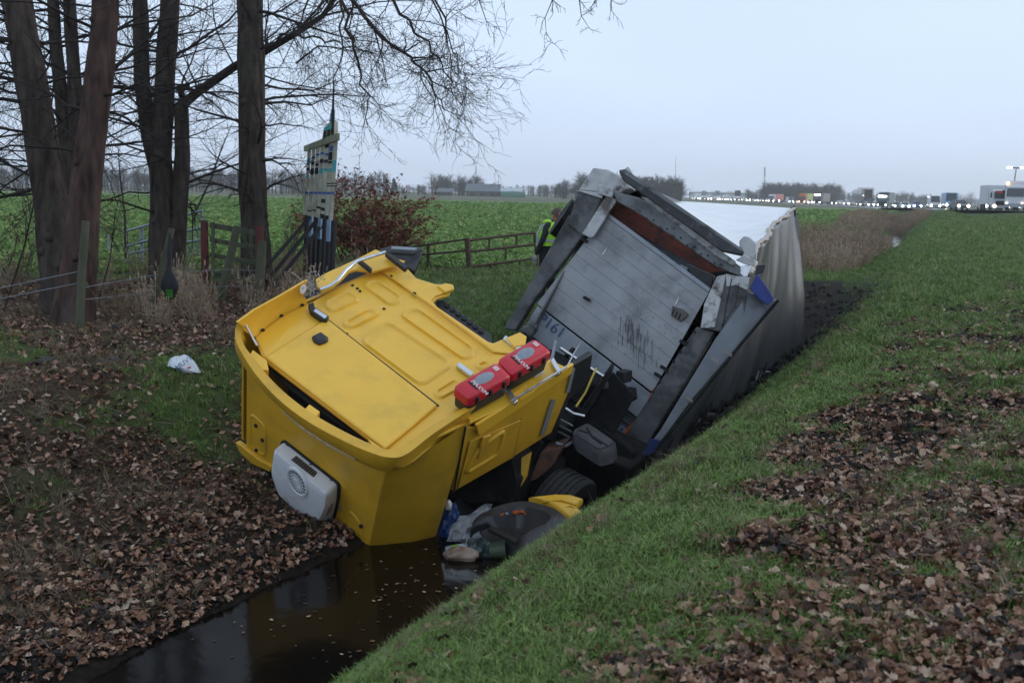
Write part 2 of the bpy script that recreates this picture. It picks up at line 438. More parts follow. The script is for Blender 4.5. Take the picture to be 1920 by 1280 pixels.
R3 = Matrix(((-.741, -.148, -.655), (.529, .472, -.705), (.413, -.869, -.271))).to_quaternion().to_matrix()
CABM = Matrix.Translation((-.352, 10.36, .794)) @ R3.to_4x4()
CABI = CABM.inverted()
cX, cY, cZ = R3.col[0].copy(), R3.col[1].copy(), R3.col[2].copy()
cO = Vector((-.352, 10.36, .794))
HZ = 2.174
def wy(px, py, y=0.0): return CABI @ on_plane(px, py, cO, cY, y)      # on the cab's rear wall plane
def wz(px, py, z=HZ): return CABI @ on_plane(px, py, cO, cZ, z)       # on the roof plane
def wx(px, py, x=-1.2): return CABI @ on_plane(px, py, cO, cX, x)     # on the side plane
WY = lambda pts, y=0.0: [wy(p[0], p[1], p[2] if len(p) > 2 else y) for p in pts]
DY = Vector((0, 1, 0))
tractor = thing('truck_tractor', 'yellow truck tractor tipped nose down into the ditch with its cab rear wall facing up', 'truck', matrix=CABM)
T = dict(parent=tractor, local=True)

# rear wall sheet
wall_px = [(479, 632), (492, 620), (528, 593), (567, 574), (585, 566), (620, 546), (662, 526), (705, 507), (720, 478), (740, 488), (765, 505), (780, 522), (815, 533), (843, 534), (850, 538), (842, 552), (820, 558), (812, 565), (820, 575), (915, 640), (925, 643), (950, 632), (985, 652), (1066, 690), (975, 748), (880, 792), (800, 826), (730, 848), (716, 841), (505, 681), (490, 664)]
MB().prism(WY(wall_px), DY * .035).build('rear_wall', M_yel, bevel=.008, **T)
# raised strip along the far edge of the wall
strip_px = [(709, 508), (722, 482), (740, 490), (765, 507), (780, 524), (815, 535), (840, 536), (839, 550), (816, 557), (808, 565), (816, 577), (912, 643), (925, 647), (950, 636), (985, 655), (1000, 664), (975, 668), (925, 662), (800, 569)]
MB().prism(WY(strip_px, -.002), -DY * .022).build('wall_edge_strip', M_yel, bevel=.012, **T)
# smooth upper lid with a fold
lid_px = [(497, 674), (612, 601), (820, 764), (722, 846)]
MB().prism(WY(lid_px, -.001), -DY * .035).build('upper_lid', M_yel, bevel=.018, **T)
a, b_ = wy(611, 597, -.004), wy(822, 761, -.004)
MB().tube([a, b_], .011, 6).build('seal_strip', M_seal, **T)
a, b_ = wy(722, 512, -.03), wy(925, 661, -.03)
MB().tube([a, (a + b_) / 2 + Vector((0, .002, 0)), b_], .007, 6).build('seam_bead', M_yel2, **T)

def rounded(pts, r, k=4):
    out = []; n = len(pts)
    for i in range(n):
        p, q, s = pts[i - 1], pts[i], pts[(i + 1) % n]
        a, b = (p - q), (s - q); la, lb = a.length, b.length
        rr = min(r, la * .45, lb * .45); a = q + a * (rr / la); b = q + b * (rr / lb)
        for j in range(k + 1):
            t = j / k; out.append(a * (1 - t) ** 2 + q * 2 * t * (1 - t) + b * t * t)
    return out
def inset(pts, w):
    c = sum(pts, Vector()) / len(pts); out = []
    for p in pts:
        v = c - p; out.append(p + v.normalized() * min(w * 1.2, v.length * .6))
    return out
def embossed(parent, pts, w=.045, up=Vector((0, -1, 0)), h=.024, mat_=None, base=.001):
    """pressed panel: a raised bead round a flat field"""
    o = rounded(pts, .09); n = len(o)
    rings = [[p + up * base for p in o], [p + up * (base + h) for p in inset(o, w * .35)], [p + up * (base + h) for p in inset(o, w * .75)], [p + up * (base + .003) for p in inset(o, w * 1.15)], ]
    mb = MB(); mb.loft(rings, True, False)
    mb.add(rings[-1], [tuple(range(n))])
    return mb.build('embossed_panel', mat_ or M_yel, parent, local=True, smooth=60)
for pts in [[(673, 639), (724, 600), (853, 684), (791, 726)], [(746, 590), (776, 575), (898, 662), (872, 678)], [(677, 535), (700, 522), (762, 562), (733, 576)],
            [(602, 568), (656, 544), (682, 562), (620, 589)], [(637, 610), (696, 577), (716, 589), (658, 618)], [(808, 738), (857, 708), (874, 724), (824, 750)], [(885, 686), (906, 673), (930, 687), (905, 698)]]:
    embossed(tractor, WY(pts, 0))
for (px, py) in [(661, 535), (670, 541), (675, 546), (720, 579), (650, 626)]:
    c = wy(px, py, -.003); MB().lathe(c, (0, -1, 0), [(.0, 0), (.017, .0), (.014, .008), (.0, .009)], 10).build('bolt', M_seal, **T)
for (px, py) in [(733, 518), (777, 550), (567, 572), (528, 592), (493, 619)]:
    c = wy(px, py, -.026 if px > 700 else -.004); MB().lathe(c, (0, -1, 0), [(.0, 0), (.02, .0), (.016, .01), (.0, .012)], 10).build('bolt', M_seal, **T)
c = wy(682, 637, -.003); MB().lathe(c, (0, -1, 0), [(.0, 0), (.018, 0), (.012, .01), (0, .012)], 10).build('bolt', M_chr, **T)
# black vent cap on the lid
q = rounded(WY([(584, 634), (601, 626), (616, 636), (614, 642), (598, 648), (588, 642)], -.037), .02)
MB().loft([q, [p - DY * .02 for p in q], [p - DY * .045 for p in inset(q, .02)]]).build('vent_cap', M_blk, smooth=40, **T)
# fold from the corner of the wall to the lid
fold = [wy(479, 634, -.004), wy(497, 672, -.004), wy(612, 600, -.004), wy(577, 575, -.004), wy(528, 594, -.004)]
MB().loft([fold, [p - DY * .012 for p in inset(fold, .05)]]).build('corner_ledge', M_yel, bevel=.008, **T)

# left wing of the spoiler: a tall curved sheet
base = WY([(481, 633), (493, 620), (528, 594), (566, 575), (578, 573)], .02)
top = WY([(446, 604), (478, 581), (529, 553), (566, 531), (577, 525)], -.27)
out_b = [p + Vector((.02, 0, .01)) for p in base]; out_t = [p + Vector((.02, 0, .01)) for p in top]
mid = [(p + q_) / 2 + Vector((.035, 0, .03)) for p, q_ in zip(base, top)]
mido = [p + Vector((.02, 0, .012)) for p in mid]
wing = MB().loft([[a1, b1, c1, d1, e1, f1] for a1, b1, c1, d1, e1, f1 in zip(base, mid, top, out_t, mido, out_b)]).build('spoiler_wing', M_yel, smooth=50, **T)
c = (top[-1] * .62 + base[-1] * .38) * .8 + (top[-2] * .62 + base[-2] * .38) * .2
nrm = (top[-1] - base[-1]).cross(top[-2] - top[-1]).normalized()
if nrm.x > 0: nrm = -nrm
ey = (top[-1] - base[-1]).normalized(); ex = ey.cross(nrm)
cc = on_plane(564, 540, CABM @ c, (CABM.to_3x3() @ nrm)); cc = CABI @ cc + nrm * .03
MB().prism([cc + (ex * math.cos(t) * .045 + ey * math.sin(t) * .05) for t in np.linspace(0, 6.28, 17)[:-1]], nrm * .004).build('patch', M_lbl, **T)
# spoiler rim: band that curls round the roof edge
ot = [(446, 604), (441, 617), (443, 640), (455, 664), (480, 702), (520, 746), (570, 785), (630, 819), (690, 846), (730, 857), (762, 851), (815, 811), (893, 760)]
oty = [-.27, -.2, -.15, -.12, -.10, -.10, -.10, -.10, -.10, -.10, -.10, -.11, -.13]
ob = [(452, 640), (449, 655), (452, 670), (462, 692), (488, 726), (525, 762), (575, 806), (635, 846), (695, 876), (732, 884), (764, 870), (812, 832), (880, 792)]
it = [(456, 611), (452, 624), (457, 645), (469, 663), (494, 695), (532, 734), (580, 771), (637, 804), (693, 831), (727, 842), (752, 837), (806, 800), (882, 757)]
O1 = [wy(x, y, k) for (x, y), k in zip(ot, oty)]
O2 = [wy(x, y, .10) for (x, y) in ob]
Om = [(a + b) / 2 + Vector((0, 0, .03)) for a, b in zip(O1, O2)]
I1 = [wy(x, y, k + .012) for (x, y), k in zip(it, oty)]
I2 = [p + Vector((0, .10, -.0)) for p in I1]
O3 = [p + Vector((0, .01, -.07)) for p in O2]
def crom(P, k=5):
    out = []
    for i in range(len(P) - 1):
        p0, p1, p2, p3 = P[max(i - 1, 0)], P[i], P[i + 1], P[min(i + 2, len(P) - 1)]
        for j in range(k):
            t = j / k
            out.append(.5 * ((2 * p1) + (p2 - p0) * t + (2 * p0 - 5 * p1 + 4 * p2 - p3) * t * t + (3 * p1 - p0 - 3 * p2 + p3) * t ** 3))
    return out + [P[-1]]
O1, O2, O3, Om, I1, I2 = [crom(q) for q in (O1, O2, O3, Om, I1, I2)]
rim = MB().loft([[a, b, c, d, e2, f2] for a, b, c, d, e2, f2 in zip(O1, Om, O2, O3, I2, I1)]).build('spoiler_rim', M_yel2, smooth=38, **T)
# grey highlight along the rim, painted on as a pale strip
sc = [(Om[k] * .55 + O2[k] * .45) + Vector((0, -.002, .016)) for k in (26, 30, 34, 38)]
MB().tube(sc, [.006, .014, .014, .006], 8).build('painted_sheen', M_sheen_scuff, smooth=60, **T)
# black floor standing in for shade in the slots, with yellow bridges
slot = [wy(x, y, .085) for x, y in [(500, 690), (560, 740), (640, 797), (722, 845), (727, 838), (640, 790), (565, 735), (505, 682)]]
MB().prism([p for p in slot], DY * .02).build('slot_shade_floor', M_seal, **T)
for seg in [[(580, 757), (600, 771), (592, 781), (570, 768)], [(474, 655), (500, 675), (504, 693), (492, 693), (468, 664)], [(690, 822), (722, 843), (734, 851), (700, 838)]]:
    MB().prism(WY(seg, -.075), DY * .08).build('rim_bridge', M_yel, bevel=.006, **T)
inner = [wy(x, y, .0) for x, y in [(470, 655), (497, 674), (560, 742), (640, 800), (721, 846), (752, 838)]]
# chrome strut
MB().tube([wy(458, 604, -.16), wy(482, 648, -.03)], .012, 8).build('gas_strut', M_chr, smooth=60, **T)

# roof face and chamfered corner
RF = [wz(*p) for p in [(462, 690), (461, 858), (500, 878), (560, 930), (625, 984), (688, 1052)]] + [wz(722, 884)] + [wz(x, y) for x, y in [(635, 846), (575, 806), (525, 762), (488, 726)]]
MB().prism(RF, Vector((0, 0, -.04))).build('roof_panel', M_yel2, bevel=.012, **T)
CH = [wz(719, 884), wx(882, 788), wx(851, 921), wx(808, 1036)]
c4 = CH[3]; 
CHp = [wz(719, 884) + Vector((-.003, 0, 0)), wz(688, 1052) + Vector((-.003, 0, 0)), CH[3], CH[2], CH[1]]
cen = sum(CHp, Vector()) / 5
nn = (CHp[1] - CHp[0]).cross(CHp[4] - CHp[0]).normalized()
if nn.z < 0: nn = -nn
bul = [p for p in CHp]
MB().loft([[CHp[0], CHp[1]], [CHp[0] * .72 + CHp[4] * .28 + nn * .02, CHp[1] * .72 + CHp[2] * .28 + nn * .03], [CHp[0] * .35 + CHp[4] * .65 + nn * .03, CHp[1] * .35 + CHp[2] * .65 + nn * .05], [CHp[4], CHp[2]],
           [CHp[4] - nn * .04, CHp[2] - nn * .04], [CHp[0] - nn * .04, CHp[1] - nn * .04]], False, False).build('roof_corner_panel', M_yel2, smooth=40, **T)
MB().tube([wz(612, 866) + Vector((0, 0, .002)), wz(648, 915) + Vector((0, 0, .002)), wz(655, 958) + Vector((0, 0, .002))], .006, 6).build('seam_bead', M_yel2, **T)
embossed(tractor, [wz(*p) for p in [(469, 770), (500, 798), (500, 860), (469, 838)]], .03, Vector((0, 0, 1)), .012, M_yel2)
embossed(tractor, [wz(*p) for p in [(654, 950), (680, 982), (684, 1030), (652, 990)]], .03, Vector((0, 0, 1)), .012, M_yel2)
for px, py in [(481, 797), (493, 824), (482, 843), (678, 985)]:
    MB().lathe(wz(px, py, HZ + .002), (0, 0, 1), [(0, 0), (.022, 0), (.02, .02), (0, .022)], 8).build('plug', M_seal, **T)
# torn lower lip on the roof's left
MB().prism([wz(*p, HZ + .03) for p in [(441, 829), (452, 836), (485, 862), (512, 876), (505, 884), (470, 868), (448, 846)]], Vector((0, 0, -.06))).build('torn_lip', M_yel2, bevel=.006, **T)
# pale dirty streak on roof below rim
MB().prism([wz(x, y, HZ + .002) for x, y in [(600, 905), (604, 900), (640, 950), (640, 960)]], Vector((0, 0, .002))).build('scratch', M_sheen_scuff, **T)

# air conditioner on the roof
Fp = [wz(x, y, HZ + .20) for x, y in [(514, 846), (611, 926), (609, 950), (597, 976), (557, 960), (522, 927), (509, 890)]]
Bp = [wz(x, y, HZ + .03) for x, y in [(529, 828), (632, 909), (630, 940), (621, 976), (575, 962), (532, 925), (516, 880)]]
Bb = [p + Vector((0, 0, -.028)) for p in Bp]
Fr, Br, Bbr = rounded(Fp, .05), rounded(Bp, .05), rounded(Bb, .05)
Fi = [p + Vector((0, 0, .012)) for p in inset(Fr, .05)]
Md = [(a * .8 + b * .2) + (a - sum(Fr, Vector()) / len(Fr)) * .04 for a, b in zip(Fr, Br)]
ac = MB().loft([Bbr, Br, Md, Fr, Fi]).build('air_conditioner', M_wht, smooth=45, **T)
bk = [p + (p - sum(Bbr, Vector()) / len(Bbr)) * .05 for p in Bbr]
MB().prism([p + Vector((0, 0, .0)) for p in bk], Vector((0, 0, .022))).build('gasket', M_seal, ac, local=True)
n_t = (Fp[1] - Fp[0]).cross(Bp[0] - Fp[0]).normalized()
if n_t.y > 0: n_t = -n_t
nW = CABM.to_3x3() @ n_t; pW = CABM @ Fp[0]
pl = lambda px, py, o=.016: CABI @ on_plane(px, py, pW, nW, o)
plate = MB().prism([pl(*p) for p in [(545.6, 861), (555, 853), (595.5, 885), (588, 894)]], -n_t * .012).build('intake_grille', M_blk, ac, local=True, bevel=.005)
grid = MB()
for k in range(10):
    t = .06 + k * .098
    grid.tube([pl(545.6 + t * 42.4, 861 + t * 33, .018), pl(555 + t * 40.5, 853 + t * 32, .018)], .004, 4)
grid.build('grille_bars', M_gry, ac, local=True)
fz = HZ + .215
fc = wz(558, 903.5, fz); fr_ = .132
fan = MB().lathe(fc, (0, 0, 1), [(fr_ + .03, -.01), (fr_ + .02, .014), (fr_, .016), (fr_ - .008, .0), (0, -.004)], 32).build('fan_housing', M_wht, ac, local=True, smooth=40)
MB().lathe(fc + Vector((0, 0, .001)), (0, 0, 1), [(fr_ - .01, 0), (fr_ - .01, .003), (0, .004)], 28).build('fan_opening', M_seal, ac, local=True)
g = MB()
for k in range(18):
    a = k * math.pi / 9; d1 = Vector((math.cos(a), math.sin(a), 0)); d2 = Vector((math.cos(a + .5), math.sin(a + .5), 0))
    g.tube([fc + d1 * .03 + Vector((0, 0, .008)), fc + d2 * (fr_ - .006) + Vector((0, 0, .008))], .0045, 4)
for r_ in (.032, .06, .088):
    g.tube([fc + Vector((math.cos(t), math.sin(t), 0)) * r_ + Vector((0, 0, .009)) for t in np.linspace(0, 6.2832, 25)], .004, 4)
g.lathe(fc, (0, 0, 1), [(.034, .004), (.03, .014), (0, .014)], 14)
g.build('fan_grille', M_wht, ac, local=True, smooth=50)
for px, py in [(538, 834), (620.5, 899.5), (582, 870)]:
    MB().lathe(pl(px, py, .016), n_t, [(0, 0), (.012, 0), (.01, .004), (0, .005)], 8).build('screw', M_seal, ac, local=True)

def text_mesh(name, s, size, origin, xdir, ydir, material, parent, depth=.002, local=True, label=None):
    cu = bpy.data.curves.new(name, 'FONT'); cu.body = s; cu.size = size; cu.extrude = depth
    to = bpy.data.objects.new(name, cu); C.objects.link(to)
    dg = bpy.context.evaluated_depsgraph_get()
    me = bpy.data.meshes.new_from_object(to.evaluated_get(dg))
    bpy.data.objects.remove(to)
    xd = Vector(xdir).normalized(); yd = Vector(ydir); yd = (yd - xd * yd.dot(xd)).normalized(); zd_ = xd.cross(yd)
    mw = Matrix(((xd.x, yd.x, zd_.x, 0), (xd.y, yd.y, zd_.y, 0), (xd.z, yd.z, zd_.z, 0), (0, 0, 0, 1))); mw.translation = origin
    if not local: mw = root_inv(parent) @ mw
    me.transform(mw); me.materials.clear(); me.materials.append(material)
    o = bpy.data.objects.new(name, me); C.objects.link(o); o.parent = parent
    if label: o['label'] = label
    return o
# red lettering on the unit's short side
p1, p2 = Fp[1] * .55 + Bp[1] * .45, Fp[3] * .55 + Bp[3] * .45
sx_ = (Bp[2] - Fp[2]).normalized(); sn = (Fp[3] - Fp[1]).cross(sx_).normalized()
if sn.x > 0: sn = -sn
yd_ = (p1 - p2).normalized()
xd_ = yd_.cross(sn)
text_mesh('lettering', 'TESI', .085, p2 * .72 + p1 * .28 + sn * .03 - xd_.normalized() * -.035, yd_, -xd_, M_redprint, ac)

# side of the cab
SD = [wx(*p) for p in [(874, 800), (893, 803), (1076, 684), (1066, 735), (1034, 811), (960, 858), (850, 922)]]
MB().prism(SD, Vector((.05, 0, 0))).build('side_panel', M_yel2, bevel=.01, **T)
lip = [wx(894, 797, -1.235), wx(1076, 682, -1.235), wx(1073, 700, -1.235), wx(898, 818, -1.235)]
MB().prism(lip, Vector((.033, 0, 0))).build('side_lip', M_yel, bevel=.008, **T)
lock = [wx(x, y, -1.205) for x, y in [(880, 826), (976, 786), (961, 856), (857, 915)]]
MB().prism(lock, Vector((.004, 0, 0)) * -3).build('locker_door', M_yel2, bevel=.012, **T)
MB().prism([wx(x, y, -1.222) for x, y in [(903, 818), (918, 812), (905, 846), (893, 858)]], Vector((-.025, 0, 0))).build('door_handle', M_yel2, bevel=.008, **T)
embossed(tractor, [wx(x, y, -1.218) for x, y in [(895, 838), (950, 800), (936, 852), (866, 893)]], .05, Vector((-1, 0, 0)), .02, M_yel2)
MB().tube([wx(977, 785, -1.207), wx(962, 857, -1.207)], .006, 6).build('seal_strip', M_seal, **T)
MB().tube([wx(873, 800, -1.206), wx(851, 922, -1.206)], .01, 6).build('seal_strip', M_seal, **T)
for q in ([(1034, 748), (1041, 748), (1020, 815), (1013, 815)], [(1073, 688), (1078, 690), (1067, 735), (1061, 735)]):
    MB().prism([wx(x, y, -1.21) for x, y in q], Vector((-.006, 0, 0))).build('reflective_strip', M_gry, **T)
MB().tube([wy(958, 752, -.06), wy(1062, 688, -.06)], .012, 6).build('guide_rail', M_chr, **T)
# far side of the cab and a black box standing in for its shaded inside
MB().prism([Vector((1.12, .03, HZ - .05)), Vector((1.12, 1.5, HZ - .05)), Vector((1.15, 1.6, .2)), Vector((1.15, .03, .2))], Vector((.03, 0, 0))).build('far_side_panel', M_yel2, **T)
MB().box((0.05, .55, 1.0), (1.7, .9, 1.5)).build('cab_shade_box', M_seal, **T)
# torn flange with bent tube
fl = [(594, 536), (592, 523), (614, 510), (670, 485), (704, 467), (719, 474), (745, 485), (760, 489), (740, 497), (705, 507), (699, 509), (668, 505), (655, 509), (640, 524), (625, 536), (603, 546)]
flm = MB().prism(WY(fl, -.10), DY * .03).build('torn_flange', M_yel, bevel=.006, **T)
MB().prism(WY([(560, 560), (600, 536), (660, 500), (735, 475), (720, 520), (640, 560), (590, 585)], .12), DY * .03).build('recess_shade_plate', M_seal, **T)  # black plate in place of the shade in the hole
MB().tube(WY([(600, 543, -.16), (618, 537, -.18), (633, 526, -.20), (648, 507, -.22), (668, 490, -.22), (694, 482, -.22), (722, 473, -.22)]), .02, 10).build('bent_tube', M_chr, smooth=60, **T)
for q in ([(671, 487), (677, 486), (698, 503), (695, 506)], [(722, 474), (731, 474), (765, 499), (760, 504)]):
    MB().prism(WY(q, -.17), DY * .05).build('bracket', M_blk, bevel=.004, **T)
br = WY([(578, 570), (588, 566), (590, 575), (617, 592), (613, 599), (603, 598), (582, 583)], -.075)
MB().prism(br, DY * .05).build('latch', M_blk, bevel=.006, **T)
MB().prism(WY([(592, 578), (614, 592), (609, 597), (588, 583)], -.085), DY * .01).build('latch_plate', M_chr, **T)
# frayed wires
fw = MB()
for k in range(26):
    a = wy(rnd.uniform(577, 590), rnd.uniform(528, 560), -.12); pts = [a]
    for j in range(4): pts.append(pts[-1] + Vector((rnd.uniform(-.06, .06), rnd.uniform(-.08, .03), rnd.uniform(-.05, .06))))
    fw.tube(pts, .004, 3)
fw.build('frayed_wires', mat('frayed_fibre', (.35, .34, .33), var=.5, scale=60), **T)
# broken black mirror housing behind the corner
mh = WY([(702, 470), (731, 460), (785, 463), (795, 467), (778, 508), (762, 500), (758, 490), (720, 479)], .03)
MB().loft([mh, [p + Vector((0, .22, .02)) for p in inset(mh, .03)]]).build('mirror_housing', M_blk, bevel=.015, **T)
MB().prism(WY([(735, 461), (783, 464), (778, 469), (733, 466)], -.02), DY * .03).build('mirror_rail', M_gry, bevel=.005, **T)
MB().tube(WY([(705, 472, -.03), (735, 474, -.05), (770, 476, -.03), (790, 468, -.01)]), .015, 8).build('mirror_arm', M_blk, **T)
# black bellows in the notch
bel = WY([(818, 562), (832, 562), (922, 628), (921, 645), (905, 640), (822, 580)], .09)
MB().prism(bel, DY * .14).build('gap_seal', M_blk, bevel=.01, **T)
for k in range(7):
    t = .12 + k * .12; c = wy(828 + t * 88, 566 + t * 66, .085)
    MB().lathe(c, (0, -1, 0), [(0, 0), (.035, 0), (.028, .016), (0, .012)], 12).build('grommet', M_seal, **T)
# torn yellow corner and jack by the notch
MB().prism(WY([(948, 633), (975, 622), (988, 630), (985, 645), (965, 650)], -.06), DY * .05).build('torn_corner', M_yel, bevel=.01, **T)
MB().prism(WY([(820, 535), (835, 530), (850, 533), (852, 541), (835, 547)], -.05), DY * .04).build('torn_corner', M_yel, bevel=.01, **T)
for (a, b) in [((858, 681), (886, 700)), ((945, 631), (975, 652)), ((948, 724), (968, 752)), ((1035, 672), (1050, 697))]:
    MB().prism(WY([(a[0] - 2, a[1] + 3), (a[0] + 3, a[1] - 3), (b[0] + 3, b[1] - 2), (b[0] - 3, b[1] + 4)], -.05), DY * .04).build('mount_bracket', M_chr, bevel=.004, **T)
MB().prism(WY([(999, 702), (1015, 692), (1021, 697), (1004, 708)], -.004), -DY * .003).build('sticker', M_lbl, **T)
embossed(tractor, WY([(950, 748), (985, 722), (1005, 733), (972, 752)], 0), .03)

# fire extinguisher boxes: red lids on black trays
def ext_box(lbl, q0, q1, q2, q3):
    tp = WY([q0, q1, q2, q3], -.27)
    parent = None
    lid = MB(); r0 = rounded(tp, .05)
    low = [p + DY * .10 for p in r0]; flare = lambda L_, k: [p + (p - sum(L_, Vector()) / len(L_)) * k for p in L_]
    lid.loft([flare(low, .05), flare([p + DY * .02 for p in r0], .04), inset(r0, .012), [p - DY * .018 for p in inset(r0, .05)]])
    o = lid.build('extinguisher_box', M_red, smooth=45, label=lbl, **T)
    o2 = MB().loft([flare(low, -.01), [p + DY * .13 for p in flare(low, -.06)]]).build('tray', M_blk, o, local=True, bevel=.006)
    c = sum(tp, Vector()) / 4
    ex = ((tp[1] - tp[0]) + (tp[2] - tp[3])).normalized(); ez = ((tp[0] - tp[3]) + (tp[1] - tp[2])).normalized()
    L_ = ((tp[1] - tp[0]).length + (tp[2] - tp[3]).length) / 2; W_ = ((tp[0] - tp[3]).length + (tp[1] - tp[2]).length) / 2
    up = Vector((0, -.021, 0))
    el = lambda k: [c + ex * L_ * .21 * math.cos(t) * k + ez * W_ * .26 * math.sin(t) * k + up for t in np.linspace(0, 6.2832, 29)[:-1]]
    MB().loft([el(1.05), [p + up * .2 for p in el(.95)]]).build('window', M_gry, o, local=True, smooth=40)
    f = lambda u, v: c + ex * L_ * u + ez * W_ * v + Vector((0, -.0195, 0))
    MB().prism([f(-.30, -.32), f(-.26, -.34), f(-.26, .22), f(-.30, .24)], Vector((0, -.003, 0))).build('name_plate', M_seal, o, local=True)
    text_mesh('lettering', 'MAXVM', .062, f(-.262, .19) + Vector((0, -.005, 0)), -ez, ex, M_lbl, o, .001)
    MB().prism([f(.29, .0), f(.40, .0), f(.40, .3), f(.29, .3)], Vector((0, -.003, 0))).build('pictogram', mat('pictogram_red', (.6, .2, .19), rough=.5), o, local=True)
    for u, v in ((.31, .04), (.31, .17), (.355, .04), (.355, .17)):
        MB().prism([f(u, v), f(u + .035, v), f(u + .02, v + .10), f(u, v + .09)], Vector((0, -.0045, 0))).build('symbol', M_lbl, o, local=True)
    for u in (-.33, -.02, .31):
        MB().box(c + ex * L_ * u - ez * W_ * .53 + Vector((0, .055, 0)), (.035, .07, .03)).build('clip', M_seal, o, local=True, bevel=.004)
    return o
ext_box('lower red fire extinguisher box nearest the roof rim', (852, 722), (932, 678), (959, 704), (882, 746))
ext_box('upper red fire extinguisher box nearest the trailer', (935, 672), (1004, 634), (1034, 658), (962, 700))
cab_black = MB().prism([wx(x, y, -1.10) for x, y in [(1076, 684), (1112, 662), (1105, 712), (1066, 752), (1048, 790), (1044, 826), (1056, 836), (1022, 822)]], Vector((.06, 0, 0))).build('air_deflector', M_blk, bevel=.012, **T)

# chassis under and behind the cab
chm = MB()
A, B = at(905, 900, 10.6), at(1130, 730, 12.2)
for off in (Vector((0, 0, 0)), Vector((-.75, .25, .25))):
    d = (B - A).normalized(); s1 = d.cross(Vector((0, 0, 1))).normalized(); u1 = s1.cross(d)
    chm.prism([A + off - s1 * .05 - u1 * .14, A + off + s1 * .05 - u1 * .14, A + off + s1 * .05 + u1 * .14, A + off - s1 * .05 + u1 * .14], B - A)
chm.build('chassis_rail', M_frame, tractor)
MB().blob(at(930, 900, 10.9), (.5, .8, .55), 3, 8, .35).build('engine_block', M_frame, tractor, smooth=30)
def wheel(c, ax, r=.5, w=.32, parent=None, name='tyre'):
    prof = [(r * .55, -w * .42), (r * .62, -w * .5), (r * .93, -w * .5), (r, -w * .4)]
    for k in range(5):
        x = -w * .34 + k * w * .17
        prof += [(r, x - .012), (r - .018, x - .006), (r - .018, x + .006), (r, x + .012)]
    prof += [(r, w * .4), (r * .93, w * .5), (r * .62, w * .5), (r * .55, w * .42)]
    t = MB().lathe(c, ax, prof, 40).build(name, M_rub, parent, smooth=35)
    MB().lathe(c, ax, [(0, w * .1), (r * .2, w * .2), (r * .35, w * .1), (r * .5, w * .1), (r * .56, w * .44), (r * .56, -w * .42), (0, -w * .3)], 24).build('rim', M_frame, t, smooth=35)
    return t
wheel(at(1048, 966, 10.6), Vector((.80, -.50, -.30)), .50, .36, tractor)
# mudguard flange, plates, coils and pipes in the gap
MB().prism([at(x, y, 11.1) for x, y in [(1143, 692), (1149, 697), (1098, 782), (1086, 776)]], Vector((.05, .3, .02))).build('wing_plate', M_frame, tractor, bevel=.01)
MB().prism([at(x, y, 11.35) for x, y in [(1148, 698), (1190, 742), (1150, 815), (1098, 782)]], Vector((.02, .05, 0))).build('mudguard', M_frame, tractor, bevel=.01)
for pts, r_, m_ in [([(1050, 652, 11.2), (1098, 684, 11.2), (1132, 706, 11.1)], .022, M_chr), ([(1090, 640, 11.5), (1075, 664, 11.2), (1062, 690, 11.0)], .01, M_chr), ([(1118, 690, 11), (1108, 712, 10.9), (1098, 735, 10.9), (1080, 762, 10.8)], .012, mat('yellow_hose', (.55, .38, .05))),
                    ([(1042, 640, 11.3), (1035, 672, 11), (1022, 690, 10.7)], .02, M_gry), ([(1060, 765, 10.9), (1075, 775, 10.9), (1096, 780, 10.9)], .02, M_chr), ([(1042, 830, 10.6), (1060, 836, 10.6), (1074, 828, 10.7)], .018, M_gry), ([(1075, 655, 11.3), (1062, 668, 11.2)], .03, M_frame)]:
    MB().tube([at(*p) for p in pts], r_, 8).build('pipe', m_, tractor, smooth=60)
co = []
for k in range(80):
    t = k / 79; c = at(1103 - 22 * t, 715 + 30 * t, 10.95); a = k * .62
    co.append(c + Vector((math.cos(a) * .05, 0, math.sin(a) * .05)))
MB().tube(co, .01, 5).build('coiled_hose', M_seal, tractor, smooth=60)
MB().lathe(at(999, 612, 11.3), (at(977, 636, 11.0) - at(999, 612, 11.3)), [(0, -.02), (.05, 0), (.075, .02), (.075, .1), (.065, .11), (.075, .13), (.075, .25), (.05, .28), (0, .28)], 18).build('air_spring', M_blk, tractor, smooth=40)
for k in range(3):
    MB().box(at(1062 - 8 * k * .3, 792 + 11 * k, 10.6), (.16, .04, .015), Euler((.2, .5, .3)).to_matrix()).build('catwalk_rung', M_chr, tractor)
for k in range(14):
    c = at(rnd.uniform(1025, 1180), rnd.uniform(690, 830), rnd.uniform(11.2, 12))
    MB().box(c, (rnd.uniform(.05, .25), rnd.uniform(.05, .2), rnd.uniform(.05, .2)), Euler((rnd.random() * 3, rnd.random() * 3, rnd.random() * 3)).to_matrix()).build('valve_block', [M_frame, M_frame, M_blk][k % 3], tractor, bevel=.01)
MB().prism([at(x, y, 10.5) for x, y in [(1014, 848), (1056, 838), (1038, 872), (1008, 898), (990, 905)]], Vector((.1, .25, .05))).build('corner_lamp_panel', mat('rusty_brown', (.10, .035, .015), rough=.6, var=.4, scale=20, dirt=(.02, .02, .02), dscale=12), tractor, bevel=.01)
MB().prism([at(x, y, 10.2) for x, y in [(978, 858), (994, 848), (985, 895), (976, 912)]], Vector((.02, .05, .0))).build('door_trim', M_yel2, tractor)
